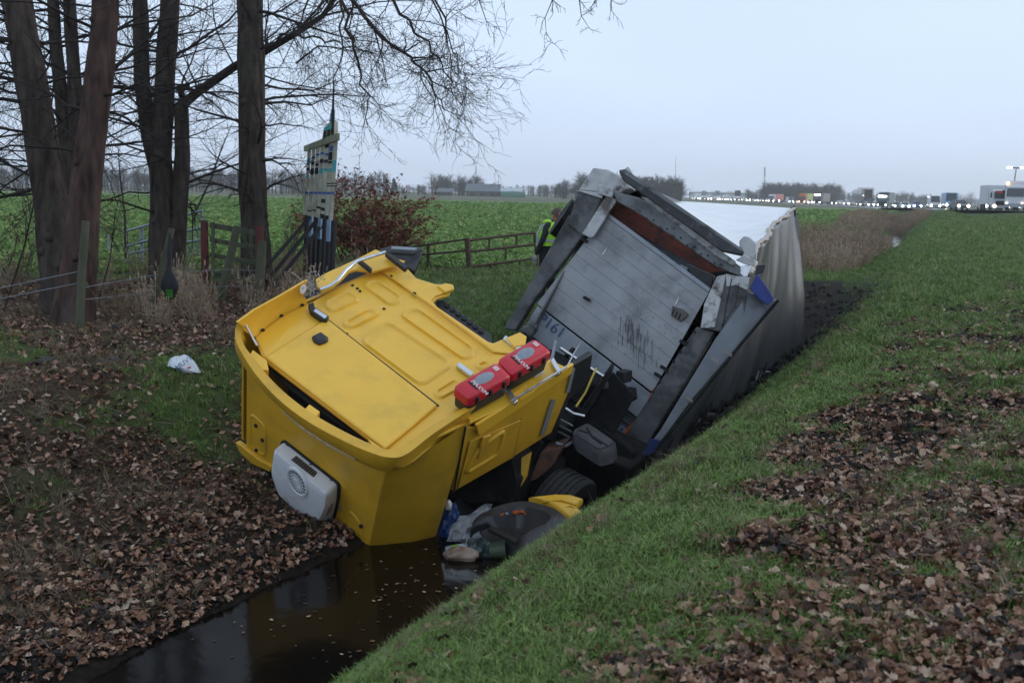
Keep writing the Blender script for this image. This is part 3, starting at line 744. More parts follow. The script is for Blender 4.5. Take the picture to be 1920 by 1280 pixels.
for (px, py, d_, sz) in [(900, 930, 10.6, (.5, .6, .4)), (985, 880, 11.0, (.7, .8, .5)), (1000, 800, 11.6, (.9, .7, .7)), (1100, 850, 11.7, (.9, .7, .8)), (1150, 880, 11.6, (.6, .9, .6)), (960, 860, 10.8, (.35, .5, .7)), (1060, 720, 11.9, (.7, .5, .5)), (860, 985, 10.2, (.3, .6, .5))]:
    MB().box(at(px, py, d_), sz, Euler((rnd.uniform(-.4, .4), rnd.uniform(.3, .7), rnd.uniform(-.5, .2))).to_matrix()).build('dark_filler_box', M_frame, tractor, bevel=.03)  # added black boxes that keep the engine gap dark

# ------------------------------------------------------------------ trailer
M_alu = mat('dull_aluminium', (.30, .325, .36), rough=.42, metal=.35, var=.1, scale=3, dirt=(.10, .10, .11), dscale=2.4, dlo=.52, dhi=.78, bump=.03, bscale=7)
M_alu2 = mat('plank_aluminium', (.32, .325, .34), rough=.48, metal=.3, var=.12, scale=3, dirt=(.10, .10, .105), dscale=2.0, dlo=.5, dhi=.8, bump=.03, bscale=7)
M_post = mat('dirty_post', (.11, .112, .115), rough=.6, metal=.2, var=.35, scale=5, dirt=(.03, .03, .03), dscale=3, dlo=.48, dhi=.65)
M_cap = mat('battered_white', (.50, .50, .50), rough=.5, var=.2, scale=7, dirt=(.10, .085, .07), dscale=5.5, dlo=.5, dhi=.62, bump=.1, bscale=10)
M_beam = mat('roof_beam_dark', (.045, .046, .05), rough=.55, metal=.3, var=.4, scale=4, dirt=(.16, .15, .14), dscale=6, dlo=.55, dhi=.7)
M_roofed = mat('beam_grey', (.17, .18, .185), rough=.5, metal=.3, var=.25, scale=4, dirt=(.05, .05, .05), dscale=5, dlo=.5, dhi=.66)
M_redwood = mat('red_primer', (.15, .030, .014), rough=.65, var=.35, scale=8, dirt=(.03, .012, .008), dscale=6, dlo=.5, dhi=.66)
M_curt = mat('curtain_pvc', (.098, .096, .099), rough=.36, var=.12, scale=1.5, dirt=(.07, .068, .066), dscale=1.6, dlo=.45, dhi=.8, bump=.12, bscale=5)
M_roof = mat('roof_tarp', (.86, .86, .86), rough=.5, var=.04, scale=2, dirt=(.7, .7, .72), dscale=2.5, dlo=.52, dhi=.8, bump=.15, bscale=4)
M_blue = mat('blue_tarp', (.010, .028, .19), rough=.45, var=.3, scale=5, bump=.2, bscale=8)
M_print = mat('blue_print', (.035, .075, .18), rough=.6, var=.25, scale=14)
M_dark = mat('dark_inside', (.012, .012, .013), rough=.8)
M_or = mat('orange_paint', (.42, .085, .02), rough=.5, var=.25, scale=9)
M_stain = mat('black_streak', (.10, .10, .105), rough=.7)

Hn = Vector((-.32, -.93, .18)).normalized()
HP = at(1170, 560, 12.3)
trailer = thing('curtainside_trailer', 'grey curtainsider trailer rolled into the ditch with its front wall torn open', 'trailer', (6.2, 16.5, -1.3))
def hp(px, py, o=0.0): return on_plane(px, py, HP, Hn, o)
HPs = lambda pts, o=0.0: [hp(x, y, o) for x, y in pts]
def slab(name, pts, o, th, m_, bev=.008, lab=None, parent=None, **k):
    return MB().prism(HPs(pts, o), -Hn * th).build(name, m_, parent or trailer, bevel=bev, label=lab, **k)
TL, TR, BR, BL = (1136, 402), (1331, 545), (1223, 735), (1007, 569)
def bil(u, v):                           # u across, v down
    x = (TL[0] * (1 - u) + TR[0] * u) * (1 - v) + (BL[0] * (1 - u) + BR[0] * u) * v
    y = (TL[1] * (1 - u) + TR[1] * u) * (1 - v) + (BL[1] * (1 - u) + BR[1] * u) * v
    return (x, y)
head = slab('front_wall', [TL, TR, BR, BL], -.03, .04, M_post)
nP = 9
for k in range(nP):
    v0, v1 = k / nP + .0007, (k + 1) / nP - .0007
    pts = [bil(0, v0), bil(1, v0), bil(1, v1), bil(0, v1)]
    slab('plank', pts, rnd.uniform(-.001, .001), .024, M_alu2, .0015, None, head)
# top rail of the front wall
slab('top_rail', [(1139, 398), (1333, 541), (1329, 549), (1135, 405)], .02, .07, M_alu)
# lower strip with the stencilled number, and the corrugated sheet under it
low = slab('lower_plank', [(1007, 573), (1222, 739), (1200, 786), (982, 618)], .012, .03, M_alu, .006)
slab('corrugated_sheet', [(985, 614), (1202, 782), (1160, 862), (925, 690)], -.05, .03, mat('dark_sheet', (.085, .09, .10), rough=.5, metal=.3, var=.3, scale=6, dirt=(.025, .025, .027), dscale=4), .006)
for k in range(6):
    t = .12 + k * .15
    a = [(985 * (1 - t) + 925 * t, 614 * (1 - t) + 690 * t), (1202 * (1 - t) + 1160 * t, 782 * (1 - t) + 862 * t)]
    MB().tube([hp(*a[0], -.045), hp(*a[1], -.045)], .014, 6).build('corrugation', MATS['dark_sheet'], trailer)
xa = (hp(1058, 628) - hp(1001, 586)).normalized(); ya = (hp(1010, 568) - hp(985, 612)).normalized()
text_mesh('lettering', 'P161', .20, hp(1006, 601, .02), xa, ya, M_print, trailer, .002, False)
rb = slab('letter_plate', [(1158, 789), (1180, 804), (1166, 826), (1145, 812)], .0, .01, M_print, 0)
text_mesh('lettering', 'R', .21, hp(1150, 812, .006), xa, ya, M_alu, trailer, .002, False)
slab('edge_trim', [(1224, 728), (1238, 748), (1222, 772), (1205, 770)], .03, .02, M_or, 0)
slab('edge_trim', [(1212, 764), (1219, 770), (1166, 822), (1161, 818)], .03, .015, M_or, 0)
# posts
slab('corner_post', [(1066, 402), (1098, 436), (1090, 446), (1000, 564), (966, 620), (944, 616), (1000, 520)], .05, .14, M_post, .015)
slab('corner_post', [(1306, 612), (1340, 622), (1290, 710), (1215, 830), (1155, 905), (1130, 880), (1222, 738)], .05, .16, M_post, .015)
for k in range(7):
    t = k / 6; c = hp(1302 - 78 * t, 622 + 112 * t, .06)
    MB().lathe(c, Hn, [(0, 0), (.018, 0), (.014, .014), (0, .016)], 8).build('rivet', M_seal, trailer)
for px, py in [(1281, 642), (1233, 703), (1245, 690), (1095, 450), (1100, 560)]:
    MB().box(hp(px, py, .06), (.10, .03, .04), Euler((0, .5, 0)).to_matrix()).build('latch', M_seal, trailer, bevel=.004)
# top left corner block, crumpled cap, torn white flange
slab('corner_block', [(1084, 357), (1131, 364), (1094, 444), (1064, 420)], .10, .26, M_post, .012)
cap = HPs([(1112, 314), (1084, 357), (1107, 358), (1130, 362), (1150, 367), (1183, 352), (1174, 336), (1140, 318)], .12)
cb = [p - Hn * .32 + Vector((.0, .0, .02)) for p in cap]
MB().loft([cap, [p - Hn * .15 + Vector((rnd.uniform(-.02, .02), 0, rnd.uniform(-.02, .02))) for p in cap], cb]).build('corner_cap', M_cap, trailer, bevel=.015)
slab('cap_fold', [(1084, 357), (1130, 361), (1129, 372), (1080, 357)], .13, .02, M_cap, .006)
slab('cap_fold', [(1122, 345), (1152, 352), (1148, 372), (1121, 363)], .16, .03, M_cap, .008)
slab('torn_flange', [(1137, 366), (1157, 374), (1113, 444), (1106, 446), (1091, 438)], .12, .03, M_cap, .01)
# top right block
slab('corner_block', [(1349, 516), (1405, 518), (1391, 631), (1312, 614), (1318, 590)], .10, .28, M_post, .012)
slab('torn_flange', [(1344, 518), (1361, 514), (1352, 560), (1340, 614), (1313, 616), (1320, 570)], .13, .04, M_cap, .012)
slab('torn_flange', [(1360, 513), (1405, 520), (1402, 545), (1380, 535), (1362, 538)], .12, .03, M_cap, .01)
MB().tube([hp(1354, 620, .13), hp(1362, 570, .13), hp(1372, 522, .14)], .006, 5).build('loose_wire', M_seal, trailer)
MB().tube([hp(1352, 612, .14), hp(1378, 575, .15), hp(1386, 530, .14)], .005, 5).build('loose_wire', M_seal, trailer)
slab('hinge_stub', [(1338, 628), (1372, 632), (1365, 645), (1345, 642)], .02, .1, M_seal, .02)
# beams of the torn roof front
slab('roof_beam', [(1160, 321), (1170, 320), (1394, 470), (1390, 478), (1352, 470), (1168, 338)], .42, .14, M_beam, .01, 'dark bent roof beam lying across the top')
slab('beam_edge', [(1160, 319), (1172, 317), (1394, 468), (1391, 472)], .425, .02, M_roofed, .004)
slab('roof_rail', [(1149, 358), (1196, 370), (1225, 384), (1389, 504), (1385, 517), (1344, 501), (1200, 402), (1157, 378)], .16, .07, M_roofed, .01)
for k in range(14):
    t = k / 13; c = hp(1200 + 165 * t, 396 + 108 * t + (k % 2) * 5, .165)
    MB().lathe(c, Hn, [(0, 0), (.012, 0), (.01, .01), (0, .012)], 6).build('rivet', M_seal, trailer)
slab('torn_sheet', [(1200, 368), (1215, 372), (1380, 490), (1376, 500), (1340, 478)], .25, .03, M_cap, .01)
slab('torn_tab', [(1172, 316), (1178, 312), (1186, 326), (1178, 328)], .36, .02, M_cap, .004)
# red inner board rows, seen through the tear
rT, rR, rB, rL = (1158, 374), (1358, 508), (1330, 512), (1132, 402)
for k in range(6):
    t0, t1 = k / 6 + .012, (k + 1) / 6 - .012
    lp = lambda a, b, t: (a[0] * (1 - t) + b[0] * t, a[1] * (1 - t) + b[1] * t)
    slab('inner_board', [lp(rT, rL, t0), lp(rR, rB, t0), lp(rR, rB, t1), lp(rT, rL, t1)], -.28 + rnd.uniform(-.01, .01), .03, M_redwood, .004)
slab('load_cover', [(1140, 405), (1170, 415), (1345, 525), (1333, 560), (1250, 500), (1136, 420)], -.42, .04, mat('grey_cover', (.09, .10, .12), rough=.5, var=.3), .01)
slab('black_bundle', [(1278, 492), (1300, 498), (1340, 516), (1334, 545), (1306, 532)], -.10, .15, M_blk, .02)
slab('silver_label', [(1276, 495), (1290, 502), (1287, 509), (1274, 503)], -.08, .01, M_gry, .002)
# vent box on the wall, marks, streaks
vb = slab('vent_box', [(1260, 573), (1281, 580), (1291, 590), (1276, 603), (1258, 591)], .05, .06, mat('vent_brown', (.10, .09, .08), rough=.6, var=.3, scale=20), .008)
for k in range(3):
    MB().tube([hp(1264 + 6 * k, 580 + 4 * k, .055), hp(1260 + 6 * k, 590 + 4 * k, .055)], .008, 5).build('vent_bar', M_seal, vb)
slab('white_tape', [(1270, 560), (1274, 556), (1268, 570), (1265, 571)], .012, .004, M_lbl, 0)
slab('white_tape', [(1140, 462), (1142, 458), (1131, 478), (1129, 476)], .012, .004, M_lbl, 0)
st = MB()
for k in range(60):
    x = rnd.gauss(1188, 17); y0 = 585 + abs(x - 1172) * .75 + rnd.uniform(0, 50); L_ = rnd.uniform(8, 42); w = rnd.uniform(.2, .7)
    if 1145 < x < 1232 and y0 + L_ < 590 + (x - 1100) * 1.1: st.add(HPs([(x - w, y0), (x + w, y0 + 1), (x + w * .5 - 1, y0 + L_), (x - w * .5 - 1.5, y0 + L_)], .016 + k * 2e-5), [(0, 1, 2, 3)])
for k in range(60):
    u = rnd.uniform(.55, .93); v = rnd.uniform(.45, .93); r_ = rnd.uniform(.001, .005)
    st.add(HPs([bil(u - r_, v), bil(u, v - r_ * 1.5), bil(u + r_, v), bil(u, v + r_ * 2)], .0175), [(0, 1, 2, 3)])
st.build('dirt_streaks', M_stain, trailer, kind='stuff')
# rim of the front wall's roof: body loft -----------------------------------
def q3(a, b, c, t): return a * (1 - t) ** 2 + b * 2 * t * (1 - t) + c * t * t
FL, FR = at(1162, 330, 12.75), at(1403, 514, 12.30)
FRB = at(1213, 862, 11.95)
RL, RR, RRB = at(1276, 378, 22.3), at(1489, 391, 21.5), at(1491, 657, 21.4)
def ctrl(a, c, px, py, d):               # control point so the curve passes the seen middle
    m_ = at(px, py, d); return m_ * 2 - (a + c) * .5
tmid = ctrl(FR, RR, 1437, 440, 15.7)
bmid = ctrl(FRB, RRB, 1345, 762, 15.2)
NU, NV = 150, 26
cg = []
axis_ = (RR - FR).normalized()
for i in range(NU + 1):
    t = i / NU
    A, B = q3(FR, tmid, RR, t), q3(FRB, bmid, RRB, t)
    n = (B - A).cross(axis_).normalized()
    if n.x < 0: n = -n
    row = []
    for j in range(NV + 1):
        v = j / NV
        fold = (math.sin(t * 46 + 2.2 * math.sin(t * 9)) * .05 + math.sin(t * 103 + 1.3 + 2 * math.sin(t * 13)) * .03 + (1 - abs(math.sin(t * 33 + .9 * v + 1.7 * math.sin(t * 10.5 + v)))) ** 2 * (.05 + .07 * math.sin(t * 7 + 1) ** 2)) * (.35 + .65 * v) + math.sin(math.pi * v) * .10 + .03 * math.sin(t * 17 + v * 5)
        row.append(A.lerp(B, v) + n * fold)
    cg.append(row)
cm = MB()
for r in cg: cm.v += r
W_ = NV + 1
for i in range(NU):
    for j in range(NV): cm.f.append((i * W_ + j, (i + 1) * W_ + j, (i + 1) * W_ + j + 1, i * W_ + j + 1)); cm.mi.append(0)
cur = cm.build('side_curtain', M_curt, trailer, smooth=80)
so_ = cur.modifiers.new('solid', 'SOLIDIFY'); so_.thickness = .006
# top hem of the curtain
MB().tube([r[0] + Vector((0, 0, .01)) for r in cg], .035, 8).build('curtain_rail', mat('hem_beige', (.42, .36, .30), rough=.5, var=.2, scale=6), trailer, smooth=60)
# roof tarp
rg = MB(); NR = 18
for i in range(NU + 1):
    t = i / NU; A = q3(FL, FL.lerp(RL, .5) + Vector((0, 0, -.25)), RL, t); B = cg[i][0]
    for j in range(NR + 1):
        u = j / NR
        z = -.28 * math.sin(math.pi * u) * (math.sin(math.pi * min(1, t * 1.05)) ** .7) + .012 * math.sin(t * 70 + u * 2)
        rg.v.append(A.lerp(B, u) + Vector((0, 0, z)))
for i in range(NU):
    for j in range(NR): rg.f.append((i * (NR + 1) + j, (i + 1) * (NR + 1) + j, (i + 1) * (NR + 1) + j + 1, i * (NR + 1) + j + 1)); rg.mi.append(0)
rt = rg.build('roof_sheet', M_roof, trailer, smooth=80)
so_ = rt.modifiers.new('solid', 'SOLIDIFY'); so_.thickness = .008
# far side, rear, floor
FLB, RLB = FL + (FRB - FR), RL + (RRB - RR)
MB().prism([FL, RL, RLB, FLB], Vector((-.02, .01, 0))).build('far_curtain', M_curt, trailer)
MB().prism([RL, RR + Vector((-.03, 0, 0)), RRB + Vector((-.03, 0, 0)), RLB], (RR - FR).normalized() * .04).build('rear_door', M_curt, trailer)
MB().prism([FLB, FRB, RRB, RLB], Vector((0, 0, -.1))).build('floor_frame', M_post, trailer)
# rear corner flap and rear post
MB().prism([RR + Vector((.03, -.05, -.02)), at(1497, 420, 21.3), at(1499, 590, 21.3), at(1478, 590, 21.2), at(1474, 410, 21.2)], Vector((-.01, .05, 0))).build('rear_flap', mat('flap_grey', (.16, .17, .185), rough=.45, var=.1), trailer, bevel=.01)
slabp = [at(1484, 388, 21.3), at(1491, 385, 21.3), at(1493, 402, 21.2), at(1488, 412, 21.2)]
MB().prism(slabp, Vector((0, .1, 0))).build('rear_corner', M_blk, trailer, bevel=.01)
MB().prism([at(1480, 396, 21.1), at(1487, 398, 21.1), at(1486, 412, 21.1), at(1482, 410, 21.1)], Vector((0, .05, 0))).build('rear_corner', M_blk, trailer)
# straps with buckles along the curtain's hem
sb = MB()
for i in range(0, 26):
    t = .06 + i * .036
    k = min(NU, int(t * NU)); P = cg[k][NV]; Q = cg[min(NU, k + 1)][NV]; d = (Q - P).normalized()
    n = (cg[k][NV] - cg[k][NV - 4]).normalized()
    off = Vector((.05, -.03, 0)) + Vector((.02, -.06, -.0))
    b = P + off; 
    s = MB().tube([b - n * .22, b + n * .05, b + n * .14 + d * .10, b + n * .10 + d * .2], .014, 5)
    s.build('strap', M_seal, trailer)
    if i % 2 == 0: MB().tube([b - n * .05, b + d * .2 - n * .02], .014, 6).build('buckle', M_gry, trailer)
MB().tube([r[NV] + Vector((.03, -.04, -.06)) for r in cg], .045, 8).build('side_rail', M_frame, trailer, smooth=60)
MB().tube([r[NV] + Vector((.05, -.05, -.18)) for r in cg[20:]], .03, 8).build('side_rail', M_gry, trailer, smooth=60)
# loose board between post and curtain, blue tarp
bd = [at(1404, 548, 11.75), at(1458, 563, 11.75), at(1392, 640, 11.7), at(1300, 745, 11.6), at(1222, 850, 11.5), at(1196, 862, 11.5), at(1238, 806, 11.55), at(1338, 640, 11.7)]
MB().prism(bd, Vector((.02, .04, .0))).build('loose_side_board', mat('board_grey', (.15, .165, .185), rough=.45, metal=.2, var=.15, scale=4, dirt=(.07, .07, .07), dscale=3, dlo=.5, dhi=.75), trailer, bevel=.006)
MB().tube([at(1459, 563, 11.68), at(1392, 642, 11.64), at(1223, 852, 11.42)], .02, 6).build('board_edge', M_frame, trailer)
MB().prism([at(x, y, 11.45) for x, y in [(1218, 822), (1238, 826), (1222, 850), (1206, 854)]], Vector((.01, .02, 0))).build('blue_edge', mat('navy_tarp', (.008, .018, .10), rough=.5), trailer)
bt = [at(x, y, 11.6) for x, y in [(1405, 540), (1420, 512), (1444, 546), (1452, 560), (1440, 573), (1422, 560)]]
MB().loft([bt, [p + Vector((.03, .12, -.01)) for p in inset(bt, .04)]]).build('blue_tarp', M_blue, trailer, bevel=.01)
for q in [(1335, 668), (1360, 655), (1288, 742)]:
    MB().prism([at(q[0], q[1], 11.55), at(q[0] + 13, q[1] + 9, 11.55), at(q[0] + 11, q[1] + 14, 11.55), at(q[0] - 2, q[1] + 5, 11.55)], Vector((0, -.004, 0))).build('board_label', mat('faded_label', (.24, .2, .18), rough=.5), trailer)
# white scuffed flap on the roof's front edge
wf_ = [at(x, y, 12.2) for x, y in [(1386, 452), (1394, 443), (1404, 445), (1417, 456), (1417, 488), (1396, 480), (1386, 468)]]
MB().prism(wf_, Vector((.03, .05, 0))).build('scuffed_flap', M_cap, trailer, bevel=.008)
MB().prism([at(x, y, 12.1) for x, y in [(1380, 488), (1395, 478), (1418, 490), (1414, 500), (1398, 496)]], Vector((.02, .1, 0))).build('scuffed_flap', M_cap, trailer, bevel=.008)
MB().prism([at(x, y, 11.9) for x, y in [(1388, 500), (1410, 498), (1400, 522), (1388, 514)]], Vector((.02, .1, 0))).build('torn_bracket', M_chr, trailer, bevel=.004)
MB().prism([at(x, y, 11.9) for x, y in [(1420, 497), (1436, 496), (1430, 512), (1416, 516)]], Vector((.02, .1, 0))).build('torn_bracket', M_blk, trailer, bevel=.004)
# black tyre carrier showing behind the left post
c1 = at(1058, 410, 13.6); ax_ = (at(1075, 380, 13.6) - at(1040, 436, 13.6)).normalized()
wheel(c1, _r * .83 - _u * .54 + _f * .1, .29, .13, trailer, 'spare_tyre')
# black sheet standing in for the shade inside the trailer
MB().prism(HPs([TL, (1200, 370), (1388, 500), TR, BR, BL], -.62), -Hn * .03).build('inside_shade_sheet', M_dark, trailer)

# ------------------------------------------------------------------ trees
M_bark = mat('bark', (.058, .045, .037), rough=.9, var=.6, scale=9, stretch=(1, 1, .22), bump=1.0, bscale=30, dirt=(.055, .06, .04), dscale=2.2, dlo=.52, dhi=.7, spec=.2)
M_bark2 = mat('bark_reddish', (.066, .040, .033), rough=.9, var=.6, scale=9, stretch=(1, 1, .25), bump=.9, bscale=20, dirt=(.09, .085, .08), dscale=1.2, dlo=.55, dhi=.72, spec=.2)
M_twig = mat('twig_bark', (.034, .027, .024), rough=.85, var=.3, scale=9, spec=.2)
M_twig2 = mat('twig_grey', (.06, .052, .045), rough=.85, var=.3, scale=9, spec=.2)
M_dead = mat('dead_leaf', (.13, .05, .03), rough=.7, var=.45, scale=9, spec=.3)
class Twigs:
    """grows bare branches as thin tubes in numpy-friendly lists"""
    def __init__(s, seed): s.q = random.Random(seed); s.m = MB(); s.leaves = MB()
    def grow(s, p, d, L, r, level, droop=0.0, spread=.7, nseg=5, kids=5, wob=.16, leaf=0):
        q = s.q; pts, rs = [Vector(p)], [r]; d = Vector(d).normalized(); st = L / nseg
        sides = 6 if r > .03 else (4 if r > .010 else 3)
        for i in range(nseg):
            d = (d + Vector((q.gauss(0, wob), q.gauss(0, wob), q.gauss(0, wob) - droop))).normalized()
            pts.append(pts[-1] + d * st); rs.append(max(.0022, r * (1 - .8 * (i + 1) / nseg)))
        s.m.tube(pts, rs, sides, False)
        if level > 0:
            for k in range(kids):
                t = (k + q.random()) / kids * .85 + .12
                i = min(nseg - 1, int(t * nseg)); f = t * nseg - i
                c = pts[i].lerp(pts[i + 1], f); dd = (pts[i + 1] - pts[i]).normalized()
                a = dd.orthogonal().normalized(); a.rotate(Matrix.Rotation(q.uniform(0, 6.28), 3, dd))
                s.grow(c, dd + a * spread * q.uniform(.7, 1.3), L * q.uniform(.35, .6), max(.0035, rs[i] * q.uniform(.45, .65)), level - 1, droop, spread, max(3, nseg - 1), kids if level > 1 else max(3, kids - 1), wob, leaf)
        if leaf and level <= 0:
            for k in range(leaf): s.leaf(pts[q.randint(1, nseg)])
    def leaf(s, c, sz=.062):
        q = s.q; R = Euler((q.uniform(-1, 1), q.uniform(-1, 1), q.uniform(0, 6.3))).to_matrix(); z = sz * q.uniform(.6, 1.3)
        s.leaves.add([Vector(c) + R @ Vector(v) for v in ((0, 0, 0), (z * .4, z * .5, z * .15), (0, z * 1.3, 0), (-z * .4, z * .5, z * .12))], [(0, 1, 2, 3)])
def trunk_mesh(paths, name, m_, parent, seed=1, flare=1.5):
    q = random.Random(seed)
    for pi, (pts, rs) in enumerate(paths):
        P, R_ = [], []
        for i in range(len(pts) - 1):
            for k in range(6):
                t = k / 6; P.append(Vector(pts[i]).lerp(Vector(pts[i + 1]), t * t * (3 - 2 * t) * .3 + t * .7)); R_.append(rs[i] * (1 - t) + rs[i + 1] * t)
        P.append(Vector(pts[-1])); R_.append(rs[-1])
        mb = MB(); n = 44; rings = []
        ph = [q.uniform(0, 6.3) for _ in range(4)]
        for i, (p, r) in enumerate(zip(P, R_)):
            z = p.z; ring = []
            for k in range(n):
                a = 2 * math.pi * k / n
                w = 1 + .035 * math.sin(11 * a + 2 * math.sin(z * 1.3)) + .05 * math.sin(3 * a + ph[0] + z * .8) + .04 * math.sin(5 * a + ph[1] - z * 1.7) + .03 * math.sin(z * 5 + ph[2]) + q.uniform(-.02, .02)
                if pi == 0 and i < 4: w *= 1 + (4 - i) * .07 * (1 + .6 * math.sin(4 * a + ph[3]))
                ring.append(p + Vector((math.cos(a), math.sin(a), 0)) * r * w)
            rings.append(ring)
        mb.loft(rings)
        for _ in range(5):               # knots
            i = q.randint(3, len(P) - 2); a = q.uniform(3.4, 6.0)
            mb.blob(P[i] + Vector((math.cos(a), math.sin(a), 0)) * R_[i] * .9, (R_[i] * .3,) * 3, q.randint(0, 99), 5, .3)
        mb.build(name, m_, parent, smooth=60)
def px_path(spec, d): return [tuple(at(x, y, d + (dd[0] if dd else 0))) for x, y, *dd in spec]
def tree(label, spec_paths, d, m_, seed, limbs=8, lz=(1.5, 9), Lr=(1.6, 3.4), droop=.02, extra=None, group=None, level=2, kids=6):
    paths = []
    for sp, ws in spec_paths:
        pts = px_path(sp, d); paths.append((pts, [w * d / FOC / 2 for w in ws]))
    b0 = Vector(paths[0][0][0])
    t = thing('bare_tree', label, 'tree', (b0.x, b0.y, hz(b0.x, b0.y)), group)
    p0 = list(paths[0][0]); p0.insert(0, (b0.x, b0.y, hz(b0.x, b0.y) - .15)); paths[0] = (p0, [paths[0][1][0] * 1.12] + list(paths[0][1]))
    trunk_mesh(paths, 'trunk', m_, t, seed)
    g = Twigs(seed); q = g.q
    for k in range(limbs):
        pts, rs = paths[q.randrange(len(paths))]
        zt = q.uniform(*lz)
        for i in range(len(pts) - 1):
            if pts[i][2] <= zt <= pts[i + 1][2]:
                f = (zt - pts[i][2]) / max(1e-6, pts[i + 1][2] - pts[i][2]); c = Vector(pts[i]).lerp(Vector(pts[i + 1]), f)
                a = q.uniform(0, 6.28)
                g.grow(c, (math.cos(a), math.sin(a) * .8, q.uniform(-.05, .5)), q.uniform(*Lr), q.uniform(.018, .035), level, droop, .75, 6, kids, .15)
                break
    if extra: extra(g)
    g.m.build('crown', M_twig, t)
    return t
tree('thick leaning trunk on the far left bending away from its straight reddish neighbour', [([(118, 540), (100, 400), (72, 220), (48, 90), (25, -40), (5, -160)], [74, 62, 58, 54, 52, 46])], 15.6, M_bark, 3, 40, (1.6, 9.5))
tree('stout reddish brown trunk with pale bark at the top behind the tall wooden stake', [([(135, 600), (150, 480), (165, 330), (185, 160), (196, 40), (202, -160)], [78, 60, 53, 50, 48, 42])], 14.4, M_bark2, 4, 34, (2.4, 9.5))
tree('slim grey double stem showing between the two thick leaning trunks', [([(128, 470), (128, 330), (118, 220), (104, 80), (92, -140)], [30, 27, 25, 22, 18]), ([(130, 360), (141, 260), (138, 140), (130, 0), (126, -140)], [26, 26, 24, 22, 18])], 19.0, M_bark, 5, 44, (1.8, 8))
def limb_r(g):
    for path, w in (([(338, 200), (372, 172), (440, 125), (500, 95), (560, 60), (605, 30), (640, -20)], 20), ([(345, 190), (338, 170), (352, 160)], 14)):
        P = [at(x, y, 20.2 - k * .12) for k, (x, y) in enumerate(path)]
        g.m.tube(P, [w * (1 - .1 * k) * 20 / FOC / 2 for k in range(len(P))], 8)
        for k in range(1, len(P)):
            for _ in range(3):
                g.grow(P[k], (g.q.uniform(-.6, 1), g.q.uniform(-1, .6), g.q.uniform(-.4, .9)), g.q.uniform(1.2, 2.6), .022, 2, .03, .75, 6, 6, .16)
tree('three stemmed trunk forking low with a long limb reaching right', [([(306, 520), (304, 400), (300, 290), (308, 160), (318, 40), (326, -150)], [54, 43, 38, 36, 35, 30]), ([(296, 330), (276, 240), (266, 150), (264, 40), (258, -150)], [29, 29, 28, 27, 24]), ([(330, 500), (336, 400), (342, 290), (340, 200), (350, 185)], [32, 29, 27, 25, 22])], 20.0, M_bark, 6, 50, (1.4, 10), (1.6, 3.6), .01, limb_r)
over = []
def limb_o(g):
    q = g.q
    main = [([(480, -250, 18.5), (580, -120, 17), (640, -20, 16), (700, 52, 15.2), (770, 110, 14.6), (808, 150, 14.2), (832, 205, 14.0)], .05),
            ([(620, -60, 16), (655, 60, 15.2), (676, 130, 15), (692, 190, 14.8), (690, 240, 14.7)], .03),
            ([(690, -80, 15.6), (745, 20, 15), (790, 70, 14.6), (830, 120, 14.2), (850, 180, 14)], .03),
            ([(500, 90, 18.8), (540, 62, 18.4), (600, 70, 18), (650, 90, 17.4), (700, 102, 17)], .03),
            ([(600, -120, 17), (585, -20, 16.6), (560, 60, 16.4), (530, 120, 16.2)], .025),
            ([(720, -90, 15), (800, -10, 14.4), (830, 40, 14), (850, 90, 13.8), (868, 135, 13.7), (885, 142, 13.7)], .018),
            ([(560, 120, 17), (600, 84, 16.5), (680, 92, 15.8), (760, 130, 15.3)], .02),
            ([(630, -80, 15), (640, 30, 14.6), (636, 110, 14.4), (625, 170, 14.3)], .022),
            ([(760, -90, 14.4), (830, 20, 14), (838, 90, 13.8), (845, 150, 13.7)], .02)]
    for sp, r in main:
        P = [at(*p) for p in sp]; PP = []
        for i in range(len(P) - 1):
            for k in range(4): PP.append(P[i].lerp(P[i + 1], k / 4) + Vector((q.gauss(0, .03), 0, q.gauss(0, .03))))
        PP.append(P[-1]); n = len(PP)
        g.m.tube(PP, [max(.004, r * (1 - .85 * i / (n - 1))) for i in range(n)], 6)
        for i in range(2, n):
            for _ in range(1 + (i % 3 == 0)):
                g.grow(PP[i], (q.uniform(-.3, .8), q.uniform(-.7, .4), q.uniform(-.9, .45)), q.uniform(.5, 1.15), max(.005, r * .4 * (1 - .6 * i / n)), 2, .03, .75, 6, 4, .22)
tree('straight single trunk beside the painted boards with branches sweeping down over the ditch', [([(482, 545), (478, 420), (474, 290), (471, 150), (468, 0), (464, -260)], [60, 50, 48, 48, 46, 40])], 19.6, M_bark, 7, 40, (1.6, 10), (1.4, 3.0), .03, limb_o)
# twigs hanging in from a crown above the camera's right
t = thing('overhanging_branch', 'thin bare twigs hanging from above into the open sky', 'branch', tuple(at(1000, -260, 12)))
g = Twigs(33)
for sp in ([(880, -120), (898, 0), (912, 40), (928, 50)], [(1060, -140), (1036, 0), (1022, 34), (1024, 60), (1034, 80)], [(1080, -140), (1086, 0), (1090, 30), (1104, 52)], [(1130, -140), (1122, -10), (1110, 12)], [(1010, -160), (1040, -40), (1036, 0)], [(1160, -150), (1146, 0), (1146, 18)]):
    P = [at(x, y, 12) for x, y in sp]
    g.m.tube(P, [.008 * (1 - .22 * k) for k in range(len(P))], 4)
    for k in range(1, len(P)):
        for _ in range(2): g.grow(P[k], (g.q.uniform(-.6, .8), g.q.uniform(-.5, .5), g.q.uniform(-.9, .1)), g.q.uniform(.1, .25), .004, 1, .05, .6, 4, 3, .2)
top_pts = [at(880, -120, 12), at(940, -170, 12), at(1010, -160, 12), at(1080, -140, 12), at(1160, -150, 12)]
g.m.tube(top_pts, .02, 5)
